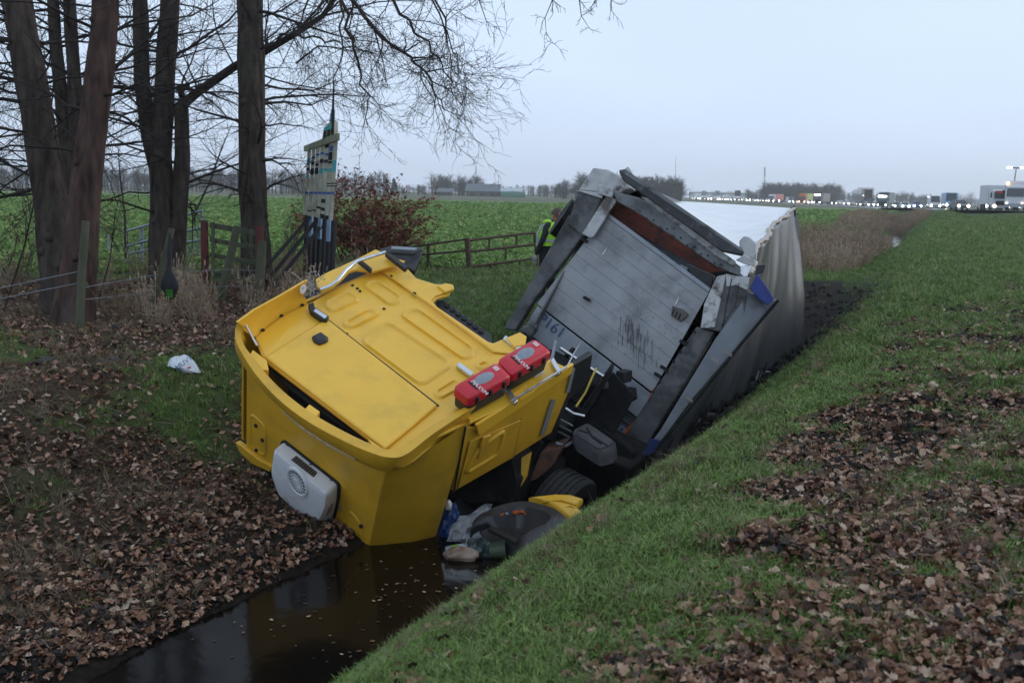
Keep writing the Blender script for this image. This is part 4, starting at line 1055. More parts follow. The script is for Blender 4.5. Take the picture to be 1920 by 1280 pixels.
g.m.build('twigs', M_twig, t)

def shrub(name, label, cat, c, n, L, lvl, m_, leaf=0, kids=5, seed=1, droop=0.0, group=None, up=1.0, r=.014, spread=.7, leafm=None, lz=.05, rad=.25):
    t = thing(name, label, cat, c, group); g = Twigs(seed); q = g.q
    for k in range(n):
        a = q.uniform(0, 6.28); p = Vector(c) + Vector((math.cos(a), math.sin(a), 0)) * q.uniform(0, rad)
        g.grow(p, (math.cos(a) * .5, math.sin(a) * .5, up), L * q.uniform(.6, 1.15), r * q.uniform(.6, 1.3), lvl, droop, spread, 6, kids, .14, leaf)
    g.m.build('stems', m_, t)
    if leaf: g.leaves.build('leaves', leafm or M_dead, t)
    return t
M_copper = mat('copper_leaf', (.20, .062, .034), rough=.6, var=.4, scale=6, spec=.35)
c = at_z(676, 470, 0); c = Vector((-3.95, 26.2, 0))
shrub('beech_bush', 'bushy sapling thick with copper brown dead leaves behind the yellow cab', 'bush', c, 24, 1.85, 2, M_twig, 12, 7, 41, -.005, None, 1.0, .016, .75, M_copper, rad=.9)
for i, (px, py, n, L, lab) in enumerate([(20, 525, 10, 2.0, 'tangled leafless shrub at the far left edge behind the leaning trunk'), (235, 480, 8, 1.9, 'sparse leafless shrub growing through the galvanised gate'), (545, 500, 7, 1.6, 'low twiggy shrub left of the painted boards')]):
    b = at_z(px, py, 0); shrub('bare_shrub', lab, 'shrub', (b.x, b.y, hz(b.x, b.y)), n, L, 2, M_twig2, 1, 5, 60 + i, .0, 'leafless shrubs under the trees', .9, .013)
for i, (p0, p1, d, w, lab) in enumerate([((5, 590), (75, 330), 15.0, .018, 'thin dark sapling slanting up at the far left'), ((186, 560), (215, 410), 16.0, .012, 'thin upright sapling just right of the reddish trunk'), ((365, 400), (415, 280), 24, .03, 'grey leaning sapling between the forked tree and the straight trunk'), ((235, 470), (225, 330), 23, .03, 'crooked grey sapling left of the forked tree')]):
    a, b = at(*p0, d), at(*p1, d); t = thing('sapling', lab, 'sapling', tuple(a), 'thin saplings among the trunks'); g = Twigs(70 + i)
    P = [a + Vector((0, 0, -.2)), a, a.lerp(b, .5) + Vector((.05, 0, 0)), b, b + (b - a) * .4]
    g.m.tube(P, [w, w, w * .8, w * .6, w * .2], 6)
    for k in range(8): g.grow(P[2].lerp(P[4], g.q.random()), (g.q.uniform(-1, 1), g.q.uniform(-1, 1), .5), .9, .008, 1, 0, .7, 5, 5)
    g.m.build('stem', M_twig2 if i > 1 else M_twig, t)

# ------------------------------------------------------------------ fences, gates, stakes
M_wood = mat('weathered_wood', (.085, .085, .052), rough=.85, var=.35, scale=5, stretch=(1, 1, .3), bump=.5, bscale=30, dirt=(.05, .065, .03), dscale=3, dlo=.45, dhi=.62)
M_redpost = mat('red_brown_paint', (.10, .016, .014), rough=.7, var=.3, scale=6, dirt=(.03, .02, .018), dscale=4, dlo=.5, dhi=.65)
M_galv = mat('galvanised', (.22, .25, .28), rough=.45, metal=.5, var=.2, scale=8)
M_rust = mat('rusty_tube', (.075, .038, .026), rough=.8, var=.4, scale=14, dirt=(.03, .02, .016), dscale=9)
def post_px(name, lab, cat, top, bot, d, r, m_, group=None, sides=8):
    a, b = at(*bot, d), at(*top, d)
    t = thing(name, lab, cat, (a.x, a.y, a.z), group)
    MB().tube([a + (a - b).normalized() * .25, a.lerp(b, .5) + Vector((rnd.uniform(-.02, .02), 0, 0)), b], [r * 1.05, r, r * .92], sides).build('post', m_, t, smooth=50)
    return t
post_px('wooden_stake', 'tall dark wooden stake standing against the reddish trunk', 'stake', (161, 414), (150, 612), 13.6, .06, M_wood)
post_px('wooden_stake', 'leaning wooden stake that the black bag hangs from', 'stake', (322, 428), (283, 588), 15.2, .055, M_wood)
post_px('wooden_stake', 'mossy stake leaning against the front of the wooden gate', 'stake', (445, 424), (416, 552), 17.6, .075, M_wood)
post_px('wooden_stake', 'short mossy stake standing before the right red gate post', 'stake', (492, 452), (484, 560), 17.4, .085, M_wood)
post_px('gate_post', 'red brown gate post at the left end of the wooden gate', 'post', (383, 414), (385, 500), 18.8, .075, M_redpost)
post_px('gate_post', 'red brown gate post at the right end of the wooden gate', 'post', (487, 424), (487, 560), 18.2, .08, M_redpost)
t = thing('wooden_gate', 'mossy wooden field gate of level boards hung between two red posts', 'gate', tuple(at(440, 530, 18.6)))
for (y0, y1, h) in [(417, 432, 10), (445, 460, 9), (473, 489, 9), (508, 522, 9)]:
    a, b = at(393, y0, 18.8), at(478, y1, 18.25); hh = h * 18.5 / FOC
    MB().prism([a, b, b + Vector((0, 0, -hh)), a + Vector((0, 0, -hh))], Vector((0, .03, 0))).build('board', M_wood, t, bevel=.006)
for (a, b) in [((399, 416), (399, 520)), ((450, 432), (476, 490)), ((470, 430), (470, 525)), ((452, 490), (478, 520))]:
    A, B = at(*a, 18.72), at(*b, 18.6); MB().prism([A + Vector((-.03, 0, 0)), A + Vector((.03, 0, 0)), B + Vector((.03, 0, 0)), B + Vector((-.03, 0, 0))], Vector((0, .025, 0))).build('brace', M_wood, t, bevel=.004)
t = thing('metal_gate', 'grey galvanised tube gate running behind the forked tree', 'gate', tuple(at(300, 470, 23)))
for (a, b) in [((235, 434), (380, 395)), ((238, 461), (378, 427)), ((240, 476), (376, 450))]:
    MB().tube([at(*a, 24.5), at((a[0] + b[0]) / 2, (a[1] + b[1]) / 2 - 1, 23.5), at(*b, 22.5)], .03, 8).build('rail', M_galv, t, smooth=60)
for x, y0, y1, d in [(235, 432, 490, 24.5), (266, 425, 490, 24.2), (334, 405, 484, 23.2), (378, 396, 480, 22.5), (203, 440, 470, 25)]:
    MB().tube([at(x, y1, d), at(x, y0, d)], .045 if x in (266, 334) else .03, 8).build('upright', M_galv, t, smooth=60)
mesh_w = MB()
for k in range(22):
    x = 338 + k * 1.8; mesh_w.tube([at(x, 432 - k * .35, 23), at(x, 480, 23)], .004, 3)
for k in range(7): mesh_w.tube([at(338, 438 + k * 7, 23), at(378, 430 + k * 7, 22.6)], .004, 3)
for k in range(14):
    x = 240 + k * 1.9; mesh_w.tube([at(x, 462, 24.2), at(x, 500, 24.2)], .004, 3)
mesh_w.build('wire_mesh', M_galv, t, kind='stuff')
t = thing('wire_fence', 'thin sagging fence wires strung between the stakes', 'fence', tuple(at(280, 560, 15)))
for pts in [[(150, 540, 13.6), (310, 512, 15.3), (432, 505, 17.5), (488, 508, 17.4)], [(150, 562, 13.6), (297, 548, 15.3), (425, 536, 17.5), (486, 540, 17.4)], [(0, 560, 12.8), (150, 530, 13.6)], [(0, 540, 12.8), (152, 508, 13.6)]]:
    MB().tube([at(*p) for p in pts], .005, 4).build('wire', M_galv, t)
# bag on the stake
bagm = mat('black_fabric', (.010, .012, .018), rough=.75, var=.3, scale=20, bump=.2, bscale=30)
bc = at(318, 538, 14.9)
t = thing('shoulder_bag', 'black bag with a bright green panel hanging by its strap from the leaning stake', 'bag', (bc.x, bc.y, bc.z - .2))
prof = [(.0, .30), (.03, .28), (.07, .2), (.125, .08), (.135, 0), (.11, -.09), (.07, -.17), (0, -.19)]
MB().loft([[bc + Vector((math.cos(a) * r, math.sin(a) * r * .6, z)) for a in np.linspace(0, 6.2832, 15)[:-1]] for r, z in prof]).build('body', bagm, t, smooth=70)
MB().prism([bc + Vector((-.04, -.075, -.03)), bc + Vector((.065, -.075, -.03)), bc + Vector((.06, -.055, -.16)), bc + Vector((-.025, -.06, -.16))], Vector((0, .03, 0))).build('green_panel', mat('green_fabric', (.035, .17, .01), rough=.6), t)
MB().tube([bc + Vector((-.01, 0, .28)), at(315, 480, 14.95), at(318, 438, 15.0), at(322, 452, 15.02), bc + Vector((.02, 0, .28))], .016, 6).build('strap', bagm, t)

# painted board structure
t = thing('painted_board_wall', 'tall row of white boards with black, blue and teal painted bands on black legs', 'billboard', tuple(at(600, 540, 19.5)))
M_bw = mat('board_white', (.38, .37, .29), rough=.7, var=.2, scale=4, dirt=(.20, .22, .10), dscale=3, dlo=.5, dhi=.7)
M_bk = mat('board_black', (.010, .010, .012), rough=.9, var=.3)
M_bb = mat('board_blue', (.03, .07, .28), rough=.6)
M_tl = mat('board_teal', (.05, .30, .30), rough=.6, var=.2)
M_lb = mat('board_sky', (.15, .25, .36), rough=.6)
bands = [(.0, .035, 3), (.035, .07, 0), (.12, .15, 2), (.2, .29, 1), (.33, .40, 1), (.30, .335, 3), (.66, .68, 2), (.69, .70, 1)]
def board(a0, a1, b1, b0, own, th):
    """one board from top edge a0-a1 to bottom b0-b1 cut into painted bands"""
    cutset = sorted({0.0, 1.0} | {c for b in own for c in b[:2]}); mb = MB()
    for k in range(len(cutset) - 1):
        v0, v1 = cutset[k], cutset[k + 1]; mi = 0
        for b in own:
            if b[0] <= v0 + 1e-6 and v1 <= b[1] + 1e-6: mi = b[2]
        mb.cur = mi
        mb.prism([a0.lerp(b0, v0), a1.lerp(b1, v0), a1.lerp(b1, v1), a0.lerp(b0, v1)], th)
    return mb.build('board', [M_bw, M_bk, M_bb, M_tl, M_lb], t)
NB = 7
ownb = [[(.17, .27, 3), (.42, .45, 3), (.31, .35, 1), (.66, .69, 2)], [(.16, .19, 2), (.24, .28, 1), (.33, .42, 1), (.66, .69, 2), (.92, .94, 1)], [(.14, .17, 2), (.27, .31, 1), (.33, .42, 1), (.66, .69, 2), (.9, .92, 1)],
        [(.14, .17, 2), (.23, .28, 1), (.35, .42, 3), (.66, .69, 2), (.85, .88, 1)], [(.0, .1, 1), (.17, .2, 2), (.25, .29, 1), (.36, .40, 3), (.66, .69, 2), (.75, .80, 1), (.86, .9, 1), (.94, 1.0, 1)], [(.09, .16, 2), (.17, .27, 1), (.28, .31, 1), (.37, .42, 3), (.66, .69, 2), (.55, .565, 1), (.58, .595, 1), (.95, 1.0, 1)], [(.0, .14, 0), (.28, .42, 3), (.55, .565, 1), (.58, .595, 1), (.66, .69, 2)]]
for k in range(NB):
    f0 = f1 = (k + .5) / NB
    D = lambda f: 22.4 - 5.0 * f
    X = lambda f: 573 + 58 * f
    A0, A1 = at(X(f0) + 1.0, 277 - 22 * f0, D(f0)), at(X(f0) + 7.2, 276 - 22 * f1, D(f1))
    B0, B1 = at(X(f0) - 8.5, 402 + 12 * f0, D(f0)), at(X(f0) - 2.5, 403 + 12 * f1, D(f1))
    board(A0, A1, B1, B0, ownb[k], Vector((-.10, .42, 0)))
    # leg under each board, light blue face at the top
    for f in (f0 + .02,):
        b = at(X(f) - 4, 402 + 12 * f, D(f)); e_ = at(X(f) - 10, 530 + 22 * f, D(f)); s = Vector((.03, -.01, 0)); mid = b.lerp(e_, .3)
        MB().prism([b - s, b + s, mid + s, mid - s], Vector((.03, .1, 0))).build('leg_top', M_lb if k % 2 else M_bk, t)
        MB().prism([mid - s, mid + s, e_ + s, e_ - s], Vector((.03, .1, 0))).build('leg', M_bk, t)
A, B = at(574, 274, 22.4), at(637, 250, 17.3)
MB().prism([A, B, B + Vector((0, 0, -.12)), A + Vector((0, 0, -.12))], Vector((-.06, .02, 0))).build('cap_board', mat('mossy_board', (.25, .27, .16), rough=.8, var=.3), t)
for (a, b) in [((580, 408), (500, 500)), ((596, 410), (500, 528)), ((612, 412), (506, 545))]:
    P, Q = at(*a, 20), at(*b, 18.6); MB().tube([P, Q], .05, 4).build('strut', M_bk, t)
for y in (530, 541): MB().tube([at(498, y + 6, 18.6), at(585, y, 20.5)], .05, 4).build('ground_beam', M_bk, t)
# spire behind
SPd = 19
MB().prism([at(603, 268, SPd), at(607, 240, SPd), at(622, 226, SPd), at(623, 262, SPd)], Vector((.06, .3, 0))).build('spire_board', M_bw, t)
MB().prism([at(606, 262, SPd - .03), at(607, 246, SPd - .03), at(611, 246, SPd - .03), at(610, 262, SPd - .03)], Vector((0, .02, 0))).build('painted_patch', M_bk, t)
MB().prism([at(613, 260, SPd - .03), at(614, 244, SPd - .03), at(619, 243, SPd - .03), at(618, 259, SPd - .03)], Vector((0, .02, 0))).build('painted_patch', M_bk, t)
MB().prism([at(607, 240, SPd - .02), at(622, 232, SPd - .02), at(622, 241, SPd - .02), at(607, 246, SPd - .02)], Vector((0, .02, 0))).build('painted_patch', M_tl, t)
MB().prism([at(617, 228, SPd), at(621, 205, SPd), at(624, 205, SPd), at(623, 228, SPd)], Vector((.03, .1, 0))).build('spire_board', M_lb, t)
MB().tube([at(623.5, 262, SPd), at(624, 228, SPd), at(625, 180, SPd), at(626, 130, SPd)], [.03, .03, .018, .006], 6).build('spire', M_bk, t)

# rusty fences
t = thing('rusty_gate', 'rusty metal field gate of square tube ending beside the crouched worker', 'gate', tuple(at(940, 500, 25)))
gd = lambda x: 25.5 + (x - 880) * .012
for (a, b) in [((877, 451), (1003, 436)), ((879, 472), (1006, 458)), ((888, 499), (1008, 484))]:
    MB().tube([at(a[0], a[1], gd(a[0])), at(b[0], b[1], gd(b[0]))], .035, 4).build('rail', M_rust, t)
for x, y0, y1 in [(917, 447, 470), (968, 441, 462), (948, 464, 486), (920, 496, 512), (974, 488, 503)]:
    MB().tube([at(x, y1, gd(x)), at(x + 1, y0, gd(x))], .03, 4).build('upright', M_rust, t)
MB().tube([at(1008, 499, gd(1005)), at(1002, 435, gd(1005))], .04, 4).build('upright', M_rust, t)
MB().tube([at(880, 502, gd(880)), at(876, 447, gd(880))], .07, 6).build('gate_post', M_rust, t)
t = thing('rail_fence', 'long rusty rail fence half hidden by dry weeds left of the rusty gate', 'fence', tuple(at(780, 490, 26)))
for (a, b) in [((640, 482), (872, 449)), ((700, 487), (874, 470))]:
    MB().tube([at(*a, 26.5), at(*b, 25.5)], .03, 5).build('rail', M_rust, t)
for x, y0, y1 in [(640, 476, 520), (720, 468, 500), (803, 458, 495)]:
    MB().tube([at(x, y1 + 12, 26), at(x, y0, 26)], .045, 6).build('fence_post', M_rust, t)

# white bag on the bank
wb = ground_hit(341, 697)
t = thing('plastic_bag', 'white plastic carrier bag with blue print lying on the leafy bank', 'bag', tuple(wb))
sc_ = wb.y / FOC * 1.02
P = lambda x, y, o=0.0: wb + Vector(((x - 341) * sc_, o - (y - 697) * sc_ * -.0 + (697 - y) * sc_ * .6, (697 - y) * sc_ * .85 + .02))
out = [(310, 688), (314, 675), (322, 670), (334, 669), (338, 666), (344, 667), (352, 672), (362, 681), (369, 690), (376, 702), (362, 703), (350, 703), (340, 698), (328, 694), (316, 693)]
bm_ = MB(); cen = (343, 686); rings = []
for k, (f, o) in enumerate([(1.0, .02), (.85, -.05), (.55, -.09), (.25, -.11)]):
    rings.append([P(cen[0] + (x - cen[0]) * f, cen[1] + (y - cen[1]) * f, o + rnd.uniform(-.012, .012)) for x, y in out])
bm_.loft(rings); bm_.build('bag_body', mat('white_film', (.62, .65, .70), rough=.4, var=.12, scale=16, bump=.4, bscale=25), t, smooth=35)
text_mesh('lettering', 'HUVY', .085, P(338, 692, -.135), Vector((.8, .25, .55)), Vector((-.5, .3, .8)), M_print, t, .001, False)
text_mesh('lettering', 'fe', .07, P(342, 695, -.13), Vector((.8, .25, .55)), Vector((-.5, .3, .8)), M_print, t, .001, False)
MB().tube([P(349, 702, -.03), P(351, 695, -.08), P(355, 690, -.09), P(360, 688, -.08)], .012, 6).build('red_arc', mat('faded_red', (.5, .12, .13), rough=.5), t)

# ------------------------------------------------------------------ person at the gate
pd = 18.9
pb = at(1021, 560, pd); pb.z = hz(pb.x, pb.y)
t = thing('person', 'person in a bright yellow green safety vest bending over behind the trailer', 'person', tuple(pb))
def skin(name, V, E_, R_, m_, sub=2):
    me = bpy.data.meshes.new(name); me.from_pydata([tuple(Vector(v)) for v in V], E_, []); me.materials.append(m_)
    o = bpy.data.objects.new(name, me); C.objects.link(o); o.parent = t
    s = o.modifiers.new('skin', 'SKIN'); me.skin_vertices.new() if not me.skin_vertices else None
    for i, r in enumerate(R_): me.skin_vertices[0].data[i].radius = (r, r) if not isinstance(r, tuple) else r
    me.skin_vertices[0].data[0].use_root = True
    b = o.modifiers.new('sub', 'SUBSURF'); b.levels = b.render_levels = sub
    me.polygons.foreach_set('use_smooth', [True] * len(me.polygons))
    s.use_smooth_shade = True
    return o
M_navy = mat('navy_uniform', (.012, .014, .022), rough=.8, var=.2, scale=9)
M_skin = mat('skin', (.36, .17, .12), rough=.55, var=.08)
M_hair = mat('short_hair', (.09, .055, .04), rough=.7, var=.3, scale=40)
M_hiv = mat('safety_yellow', (.40, .80, .03), rough=.6, var=.1, emit=None)
M_refl = mat('reflective_tape', (.42, .45, .48), rough=.35, var=.05)
V = [(0, 0, .95), (.02, 0, 1.15), (.07, .02, 1.36), (.12, .03, 1.46), (.165, .03, 1.54),       # pelvis to neck
     (-.05, -.05, .9), (-.03, -.07, .48), (-.05, -.05, .07), (.06, -.10, .03),
     (.07, .06, .9), (.13, .07, .48), (.08, .1, .07), (.19, .05, .03),
     (.02, -.16, 1.40), (-.08, -.24, 1.14), (-.17, -.18, .92), (-.19, -.17, .86),
     (.16, .19, 1.38), (.28, .20, 1.16), (.40, .12, 1.02), (.46, .10, 1.0)]
E_ = [(0, 1), (1, 2), (2, 3), (3, 4), (0, 5), (5, 6), (6, 7), (7, 8), (0, 9), (9, 10), (10, 11), (11, 12), (2, 13), (13, 14), (14, 15), (15, 16), (2, 17), (17, 18), (18, 19), (19, 20)]
R_ = [.15, .145, .15, .09, .055, .10, .07, .05, .04, .10, .07, .05, .04, .075, .055, .042, .035, .075, .055, .042, .035]
skin('body', V, E_, R_, M_navy)
# vest shell over the torso
vr = []
for (cx, cy, cz, rx, ry) in [(-.005, 0, 1.04, .185, .205), (.01, 0, 1.14, .18, .20), (.04, .01, 1.27, .185, .225), (.075, .02, 1.38, .165, .22), (.11, .025, 1.45, .11, .15), (.135, .03, 1.485, .075, .09)]:
    vr.append([Vector((cx + math.cos(a) * rx, cy + math.sin(a) * ry, cz)) for a in np.linspace(0, 6.2832, 21)[:-1]])
MB().loft(vr, True, False).build('safety_vest', M_hiv, t, smooth=80, local=True)
def ringband(z, rx, ry, cx, h): 
    return MB().loft([[Vector((cx + math.cos(a) * rx, math.sin(a) * ry, zz)) for a in np.linspace(0, 6.2832, 21)[:-1]] for zz in (z, z + h)], True, False)
ringband(1.12, .188, .212, .008, .045).build('reflective_band', M_refl, t, smooth=80, local=True)
for sy in (-.1, .1):
    MB().tube([Vector((-.165, sy, 1.06)), Vector((-.16, sy, 1.25)), Vector((-.10, sy, 1.40)), Vector((.04, sy, 1.465))], .022, 5).build('reflective_band', M_refl, t, local=True)
MB().blob((.03, .02, 1.475), (.10, .11, .05), 4, 8, .15).build('hood', M_hiv, t, smooth=80, local=True)
hR = Euler((0, math.radians(28), math.radians(25))).to_matrix()
hc = Vector((.195, .03, 1.63))
hd = MB(); n = 14
for i in range(11):
    th = math.pi * i / 10
    for k in range(n):
        a = 2 * math.pi * k / n; rx = .098 if math.cos(a) > 0 else .102
        p = Vector((math.sin(th) * math.cos(a) * rx, math.sin(th) * math.sin(a) * .078, math.cos(th) * .122))
        if p.z < -.02 and p.x < 0: p.x *= .75
        if p.z < -.05: p.y *= .8
        hd.v.append(hc + hR @ p)
for i in range(10):
    for k in range(n): hd.f.append((i * n + k, (i + 1) * n + k, (i + 1) * n + (k + 1) % n, i * n + (k + 1) % n)); hd.mi.append(0)
hd.add([hc + hR @ Vector(v) for v in ((.09, -.014, .02), (.09, .014, .02), (.122, 0, -.022), (.09, 0, -.035))], [(0, 1, 2), (0, 2, 3), (1, 3, 2)])
for sy in (-1, 1): hd.blob(hc + hR @ Vector((.0, .08 * sy, -.005)), (.022, .012, .034), 1, 5, .0)
hd.tube([hc + hR @ Vector((-.02, 0, -.08)), Vector((.15, .03, 1.48))], [.055, .06], 10)
hd.build('head', M_skin, t, smooth=80, local=True)
hh = MB(); ring = []
for i in range(7):
    th = math.pi * .5 * i / 6 * 1.12
    ring.append([hc + hR @ Vector((math.sin(th) * math.cos(a) * (.104 if math.cos(a) < .2 else .096) - .008, math.sin(th) * math.sin(a) * .084, math.cos(th) * .128 + (.03 if math.cos(a) > .3 and i > 4 else (-.02 if i > 5 else 0)))) for a in np.linspace(0, 6.2832, 17)[:-1]])
hh.loft(ring, True, False); hh.build('hair', M_hair, t, smooth=80, local=True)
for sy in (-.03, .03): MB().blob(hc + hR @ Vector((.088, sy, .015)), (.012, .014, .008), 1, 5, 0).build('eye', M_seal, t, local=True)
MB().blob(hc + hR @ Vector((.088, 0, -.065)), (.012, .026, .007), 1, 5, 0).build('mouth', mat('lip', (.25, .09, .07)), t, local=True)
for (wx_, wy__, wz_, dx) in [(-.19, -.17, .87, -.2), (.46, .10, 1.0, .8)]:
    hb = MB(); c = Vector((wx_, wy__, wz_)); d = Vector((dx, .1, -1)).normalized() if dx < 0 else Vector((.9, -.2, -.35)).normalized()
    s1 = d.cross(Vector((0, 1, .2))).normalized()
    hb.tube([c, c + d * .05, c + d * .095], [.03, .042, .034], 8)
    for f in range(4):
        o_ = s1 * (-.03 + .02 * f); L_ = (.07, .08, .075, .06)[f]
        hb.tube([c + d * .085 + o_, c + d * (.085 + L_ * .55) + o_, c + d * (.085 + L_) + o_ * .9 + Vector((.015, 0, -.012))], [.011, .010, .008], 6)
    hb.tube([c + d * .03 - s1 * .03, c + d * .065 - s1 * .055, c + d * .10 - s1 * .058], [.012, .011, .009], 6)
    hb.build('hand', M_skin if dx > 0 else mat('pale_glove', (.4, .4, .4)), t, smooth=70, local=True)

# ------------------------------------------------------------------ debris in the ditch
WZ = -1.3
M_film = mat('clear_film', (.45, .47, .50), rough=.25, var=.25, scale=12, bump=.5, bscale=18, trans=.35)
def crumpled(name, label, cat, px, py, size, m_, seed, z=None, rough=.45, R=None, group=None):
    p = at_z(px, py, WZ) if z is None else at(px, py, z)
    t = thing(name, label, cat, tuple(p), group)
    MB().blob(p + Vector((0, 0, size[2] * .5)), size, seed, 12, rough, R).build('film', m_, t, smooth=25)
    return t
crumpled('plastic_bag', 'crumpled blue plastic bag wedged against the corner of the yellow cab', 'bag', 842, 1000, (.10, .12, .17), mat('blue_film', (.01, .04, .16), rough=.4, var=.4, scale=9, bump=.4, bscale=20), 3)
p = at_z(866, 1022, WZ)
t = thing('plastic_sheet', 'torn sheet of clear plastic sticking up out of the rubbish beside the cab', 'sheet', tuple(p))
sh = MB()
for i in range(7):
    for j in range(7):
        u, v = i / 6 - .5, j / 6
        sh.v.append(p + Vector((u * .34 + v * .10 + rnd.uniform(-.02, .02), rnd.uniform(-.05, .05) + v * .12, v * .36 * (.5 + .5 * (u + .5)) + .03)))
for i in range(6):
    for j in range(6): sh.f.append((i * 7 + j, (i + 1) * 7 + j, (i + 1) * 7 + j + 1, i * 7 + j + 1)); sh.mi.append(0)
o = sh.build('film', M_film, t, smooth=30); so_ = o.modifiers.new('s', 'SOLIDIFY'); so_.thickness = .004
p = at_z(862, 1030, WZ) + Vector((0, -.12, .06))
t = thing('drink_bottle', 'clear plastic bottle with a green label floating beside the cab', 'bottle', tuple(p))
ax = Vector((.95, .2, .12)).normalized()
MB().lathe(p - ax * .13, ax, [(0, 0), (.034, .004), (.037, .02), (.037, .17), (.03, .2), (.014, .235), (.013, .26), (0, .262)], 18).build('shell', M_film, t, smooth=50)
MB().lathe(p - ax * .13, ax, [(.0382, .05), (.0382, .12)], 18).build('label', mat('green_label', (.16, .36, .05), rough=.5, var=.3, scale=30), t, smooth=50)
MB().lathe(p - ax * .13, ax, [(0, .25), (.016, .25), (.016, .275), (0, .276)], 12).build('cap', mat('yellow_cap', (.6, .5, .05)), t)
crumpled('bread_bag', 'loaf in a clear bag floating half sunk in front of the rubbish', 'food bag', 866, 1046, (.17, .09, .07), mat('bread_film', (.27, .19, .14), rough=.3, var=.45, scale=7, bump=.4, bscale=18), 8, None, .2)
crumpled('rubbish_bag', 'knotted dark green see through rubbish bag beside the loaf', 'bag', 897, 1041, (.12, .10, .10), mat('green_film', (.035, .06, .06), rough=.3, var=.4, scale=10, bump=.5, bscale=22), 12, None, .35)
crumpled('rubbish_bag', 'pale grey plastic bag above the dark green rubbish bag', 'bag', 893, 1022, (.11, .09, .07), M_film, 14, None, .4)
p = at_z(920, 1042, WZ)
t = thing('plastic_tub', 'dull green plastic tub lying on its side by the grass edge', 'tub', tuple(p))
MB().lathe(p + Vector((0, 0, .05)), (.85, -.1, .15), [(0, -.02), (.07, 0), (.085, .14), (.09, .15), (.08, .145), (.066, .02), (0, .012)], 22).build('shell', mat('tub_green', (.06, .085, .05), rough=.5), t, smooth=50)
p = at(841, 946, 9.6)
t = thing('work_lamp', 'small white lamp glinting under the edge of the yellow cab', 'lamp', tuple(p))
MB().blob(p, (.035, .03, .05), 2, 6, .3).build('lens', mat('lamp_white', (.8, .8, .75), rough=.2), t, smooth=40)
# black moulded bumper lying on the water with a recess
bz = -1.02
t = thing('front_bumper', 'black moulded plastic panel with a wide recess floating below the wheels', 'bumper', tuple(at_z(975, 990, bz)))
oo = [at_z(x, y, bz + dz) for x, y, dz in [(888, 988, -.08), (896, 965, .02), (935, 946, .06), (985, 937, .08), (1040, 952, .08), (1060, 968, .05), (1050, 985, 0), (1010, 1007, -.06), (980, 1025, -.12), (945, 1010, -.14), (900, 995, -.14)]]
oo = rounded(oo, .12, 3)
i1 = [p + Vector((0, 0, .02)) for p in inset(oo, .10)]
i2 = [p - Vector((0, 0, .14)) for p in inset(oo, .20)]
lowr = [p - Vector((0, 0, .22)) for p in inset(oo, -.05)]
MB().loft([lowr, [p - Vector((0, 0, .04)) for p in inset(oo, -.03)], oo, i1, i2]).build('shell', mat('moulded_black', (.03, .03, .034), rough=.42, var=.25, scale=8, dirt=(.06, .055, .05), dscale=6, dlo=.55, dhi=.75), t, smooth=45)
MB().prism([at_z(x, y, bz - .05) for x, y in [(915, 996), (925, 992), (972, 1016), (966, 1022)]], Vector((0, 0, .03))).build('slot', M_seal, t)
# orange work gloves on the panel
for k, (px, py) in enumerate([(938, 968), (965, 965)]):
    p = at_z(px, py, bz - .02); g = thing('work_glove', ['orange work glove with white cuff lying on the black panel', 'second orange work glove lying nearest the panel middle'][k], 'glove', tuple(p))
    mbg = MB(); mbg.blob(p + Vector((0, 0, .03)), (.05, .045, .025), k, 7, .15)
    for f in range(4):
        d = Vector((.8 if k else -.6, -.35 + .3 * f, 0)).normalized(); mbg.tube([p + d * .03 + Vector((0, 0, .03)), p + d * .08 + Vector((0, 0, .045)), p + d * .115 + Vector((0, 0, .02))], [.016, .014, .010], 6)
    d = Vector((.1, -.9, 0)); mbg.tube([p + Vector((0, 0, .03)), p + d * .07 + Vector((0, 0, .03))], [.016, .011], 6)
    mbg.build('hand_part', mat('orange_glove', (.40, .08, .012), rough=.7, var=.35, scale=25), g, smooth=60)
    MB().blob(p + Vector((-.05 if k else .05, .02, .03)), (.035, .04, .02), 5, 6, .3).build('cuff', mat('cuff_grey', (.3, .3, .3), rough=.8), g, smooth=60)
# yellow fender fragment
t = thing('yellow_fender', 'torn yellow fender fragment jammed between tyre and grassy bank', 'fender', tuple(at(1045, 945, 9.6)))
fp = [(990, 933), (1010, 930), (1040, 926), (1070, 927), (1094, 935), (1083, 948), (1080, 950), (1093, 962), (1091, 968), (1072, 973), (1050, 960), (1032, 945), (1015, 938)]
fq = [at(x, y, 9.75 - (y - 926) * .006) for x, y in fp]
fc_ = sum(fq, Vector()) / len(fq)
MB().loft([[p - Vector((0, 0, .05)) for p in fq], fq, [p + Vector((0, -.01, .02)) for p in inset(fq, .03)]]).build('skin', M_yel, t, bevel=.01)
MB().tube([at(1018, 941, 9.66), at(1052, 938, 9.64), at(1080, 946, 9.6)], .014, 6).build('crease', M_yel2, t, smooth=60)
MB().tube([at(1050, 955, 9.58), at(1070, 948, 9.58), at(1090, 960, 9.55)], .012, 6).build('crease', M_yel2, t, smooth=60)
p = at(1054, 986, 9.25)
t = thing('marker_lamp', 'tiny lit orange marker lamp glowing at the grass edge', 'lamp', tuple(p))
MB().blob(p, (.018, .014, .014), 1, 6, .1).build('lens', mat('lit_orange', (.8, .12, .03), emit=(1, .16, .04), estr=4), t)
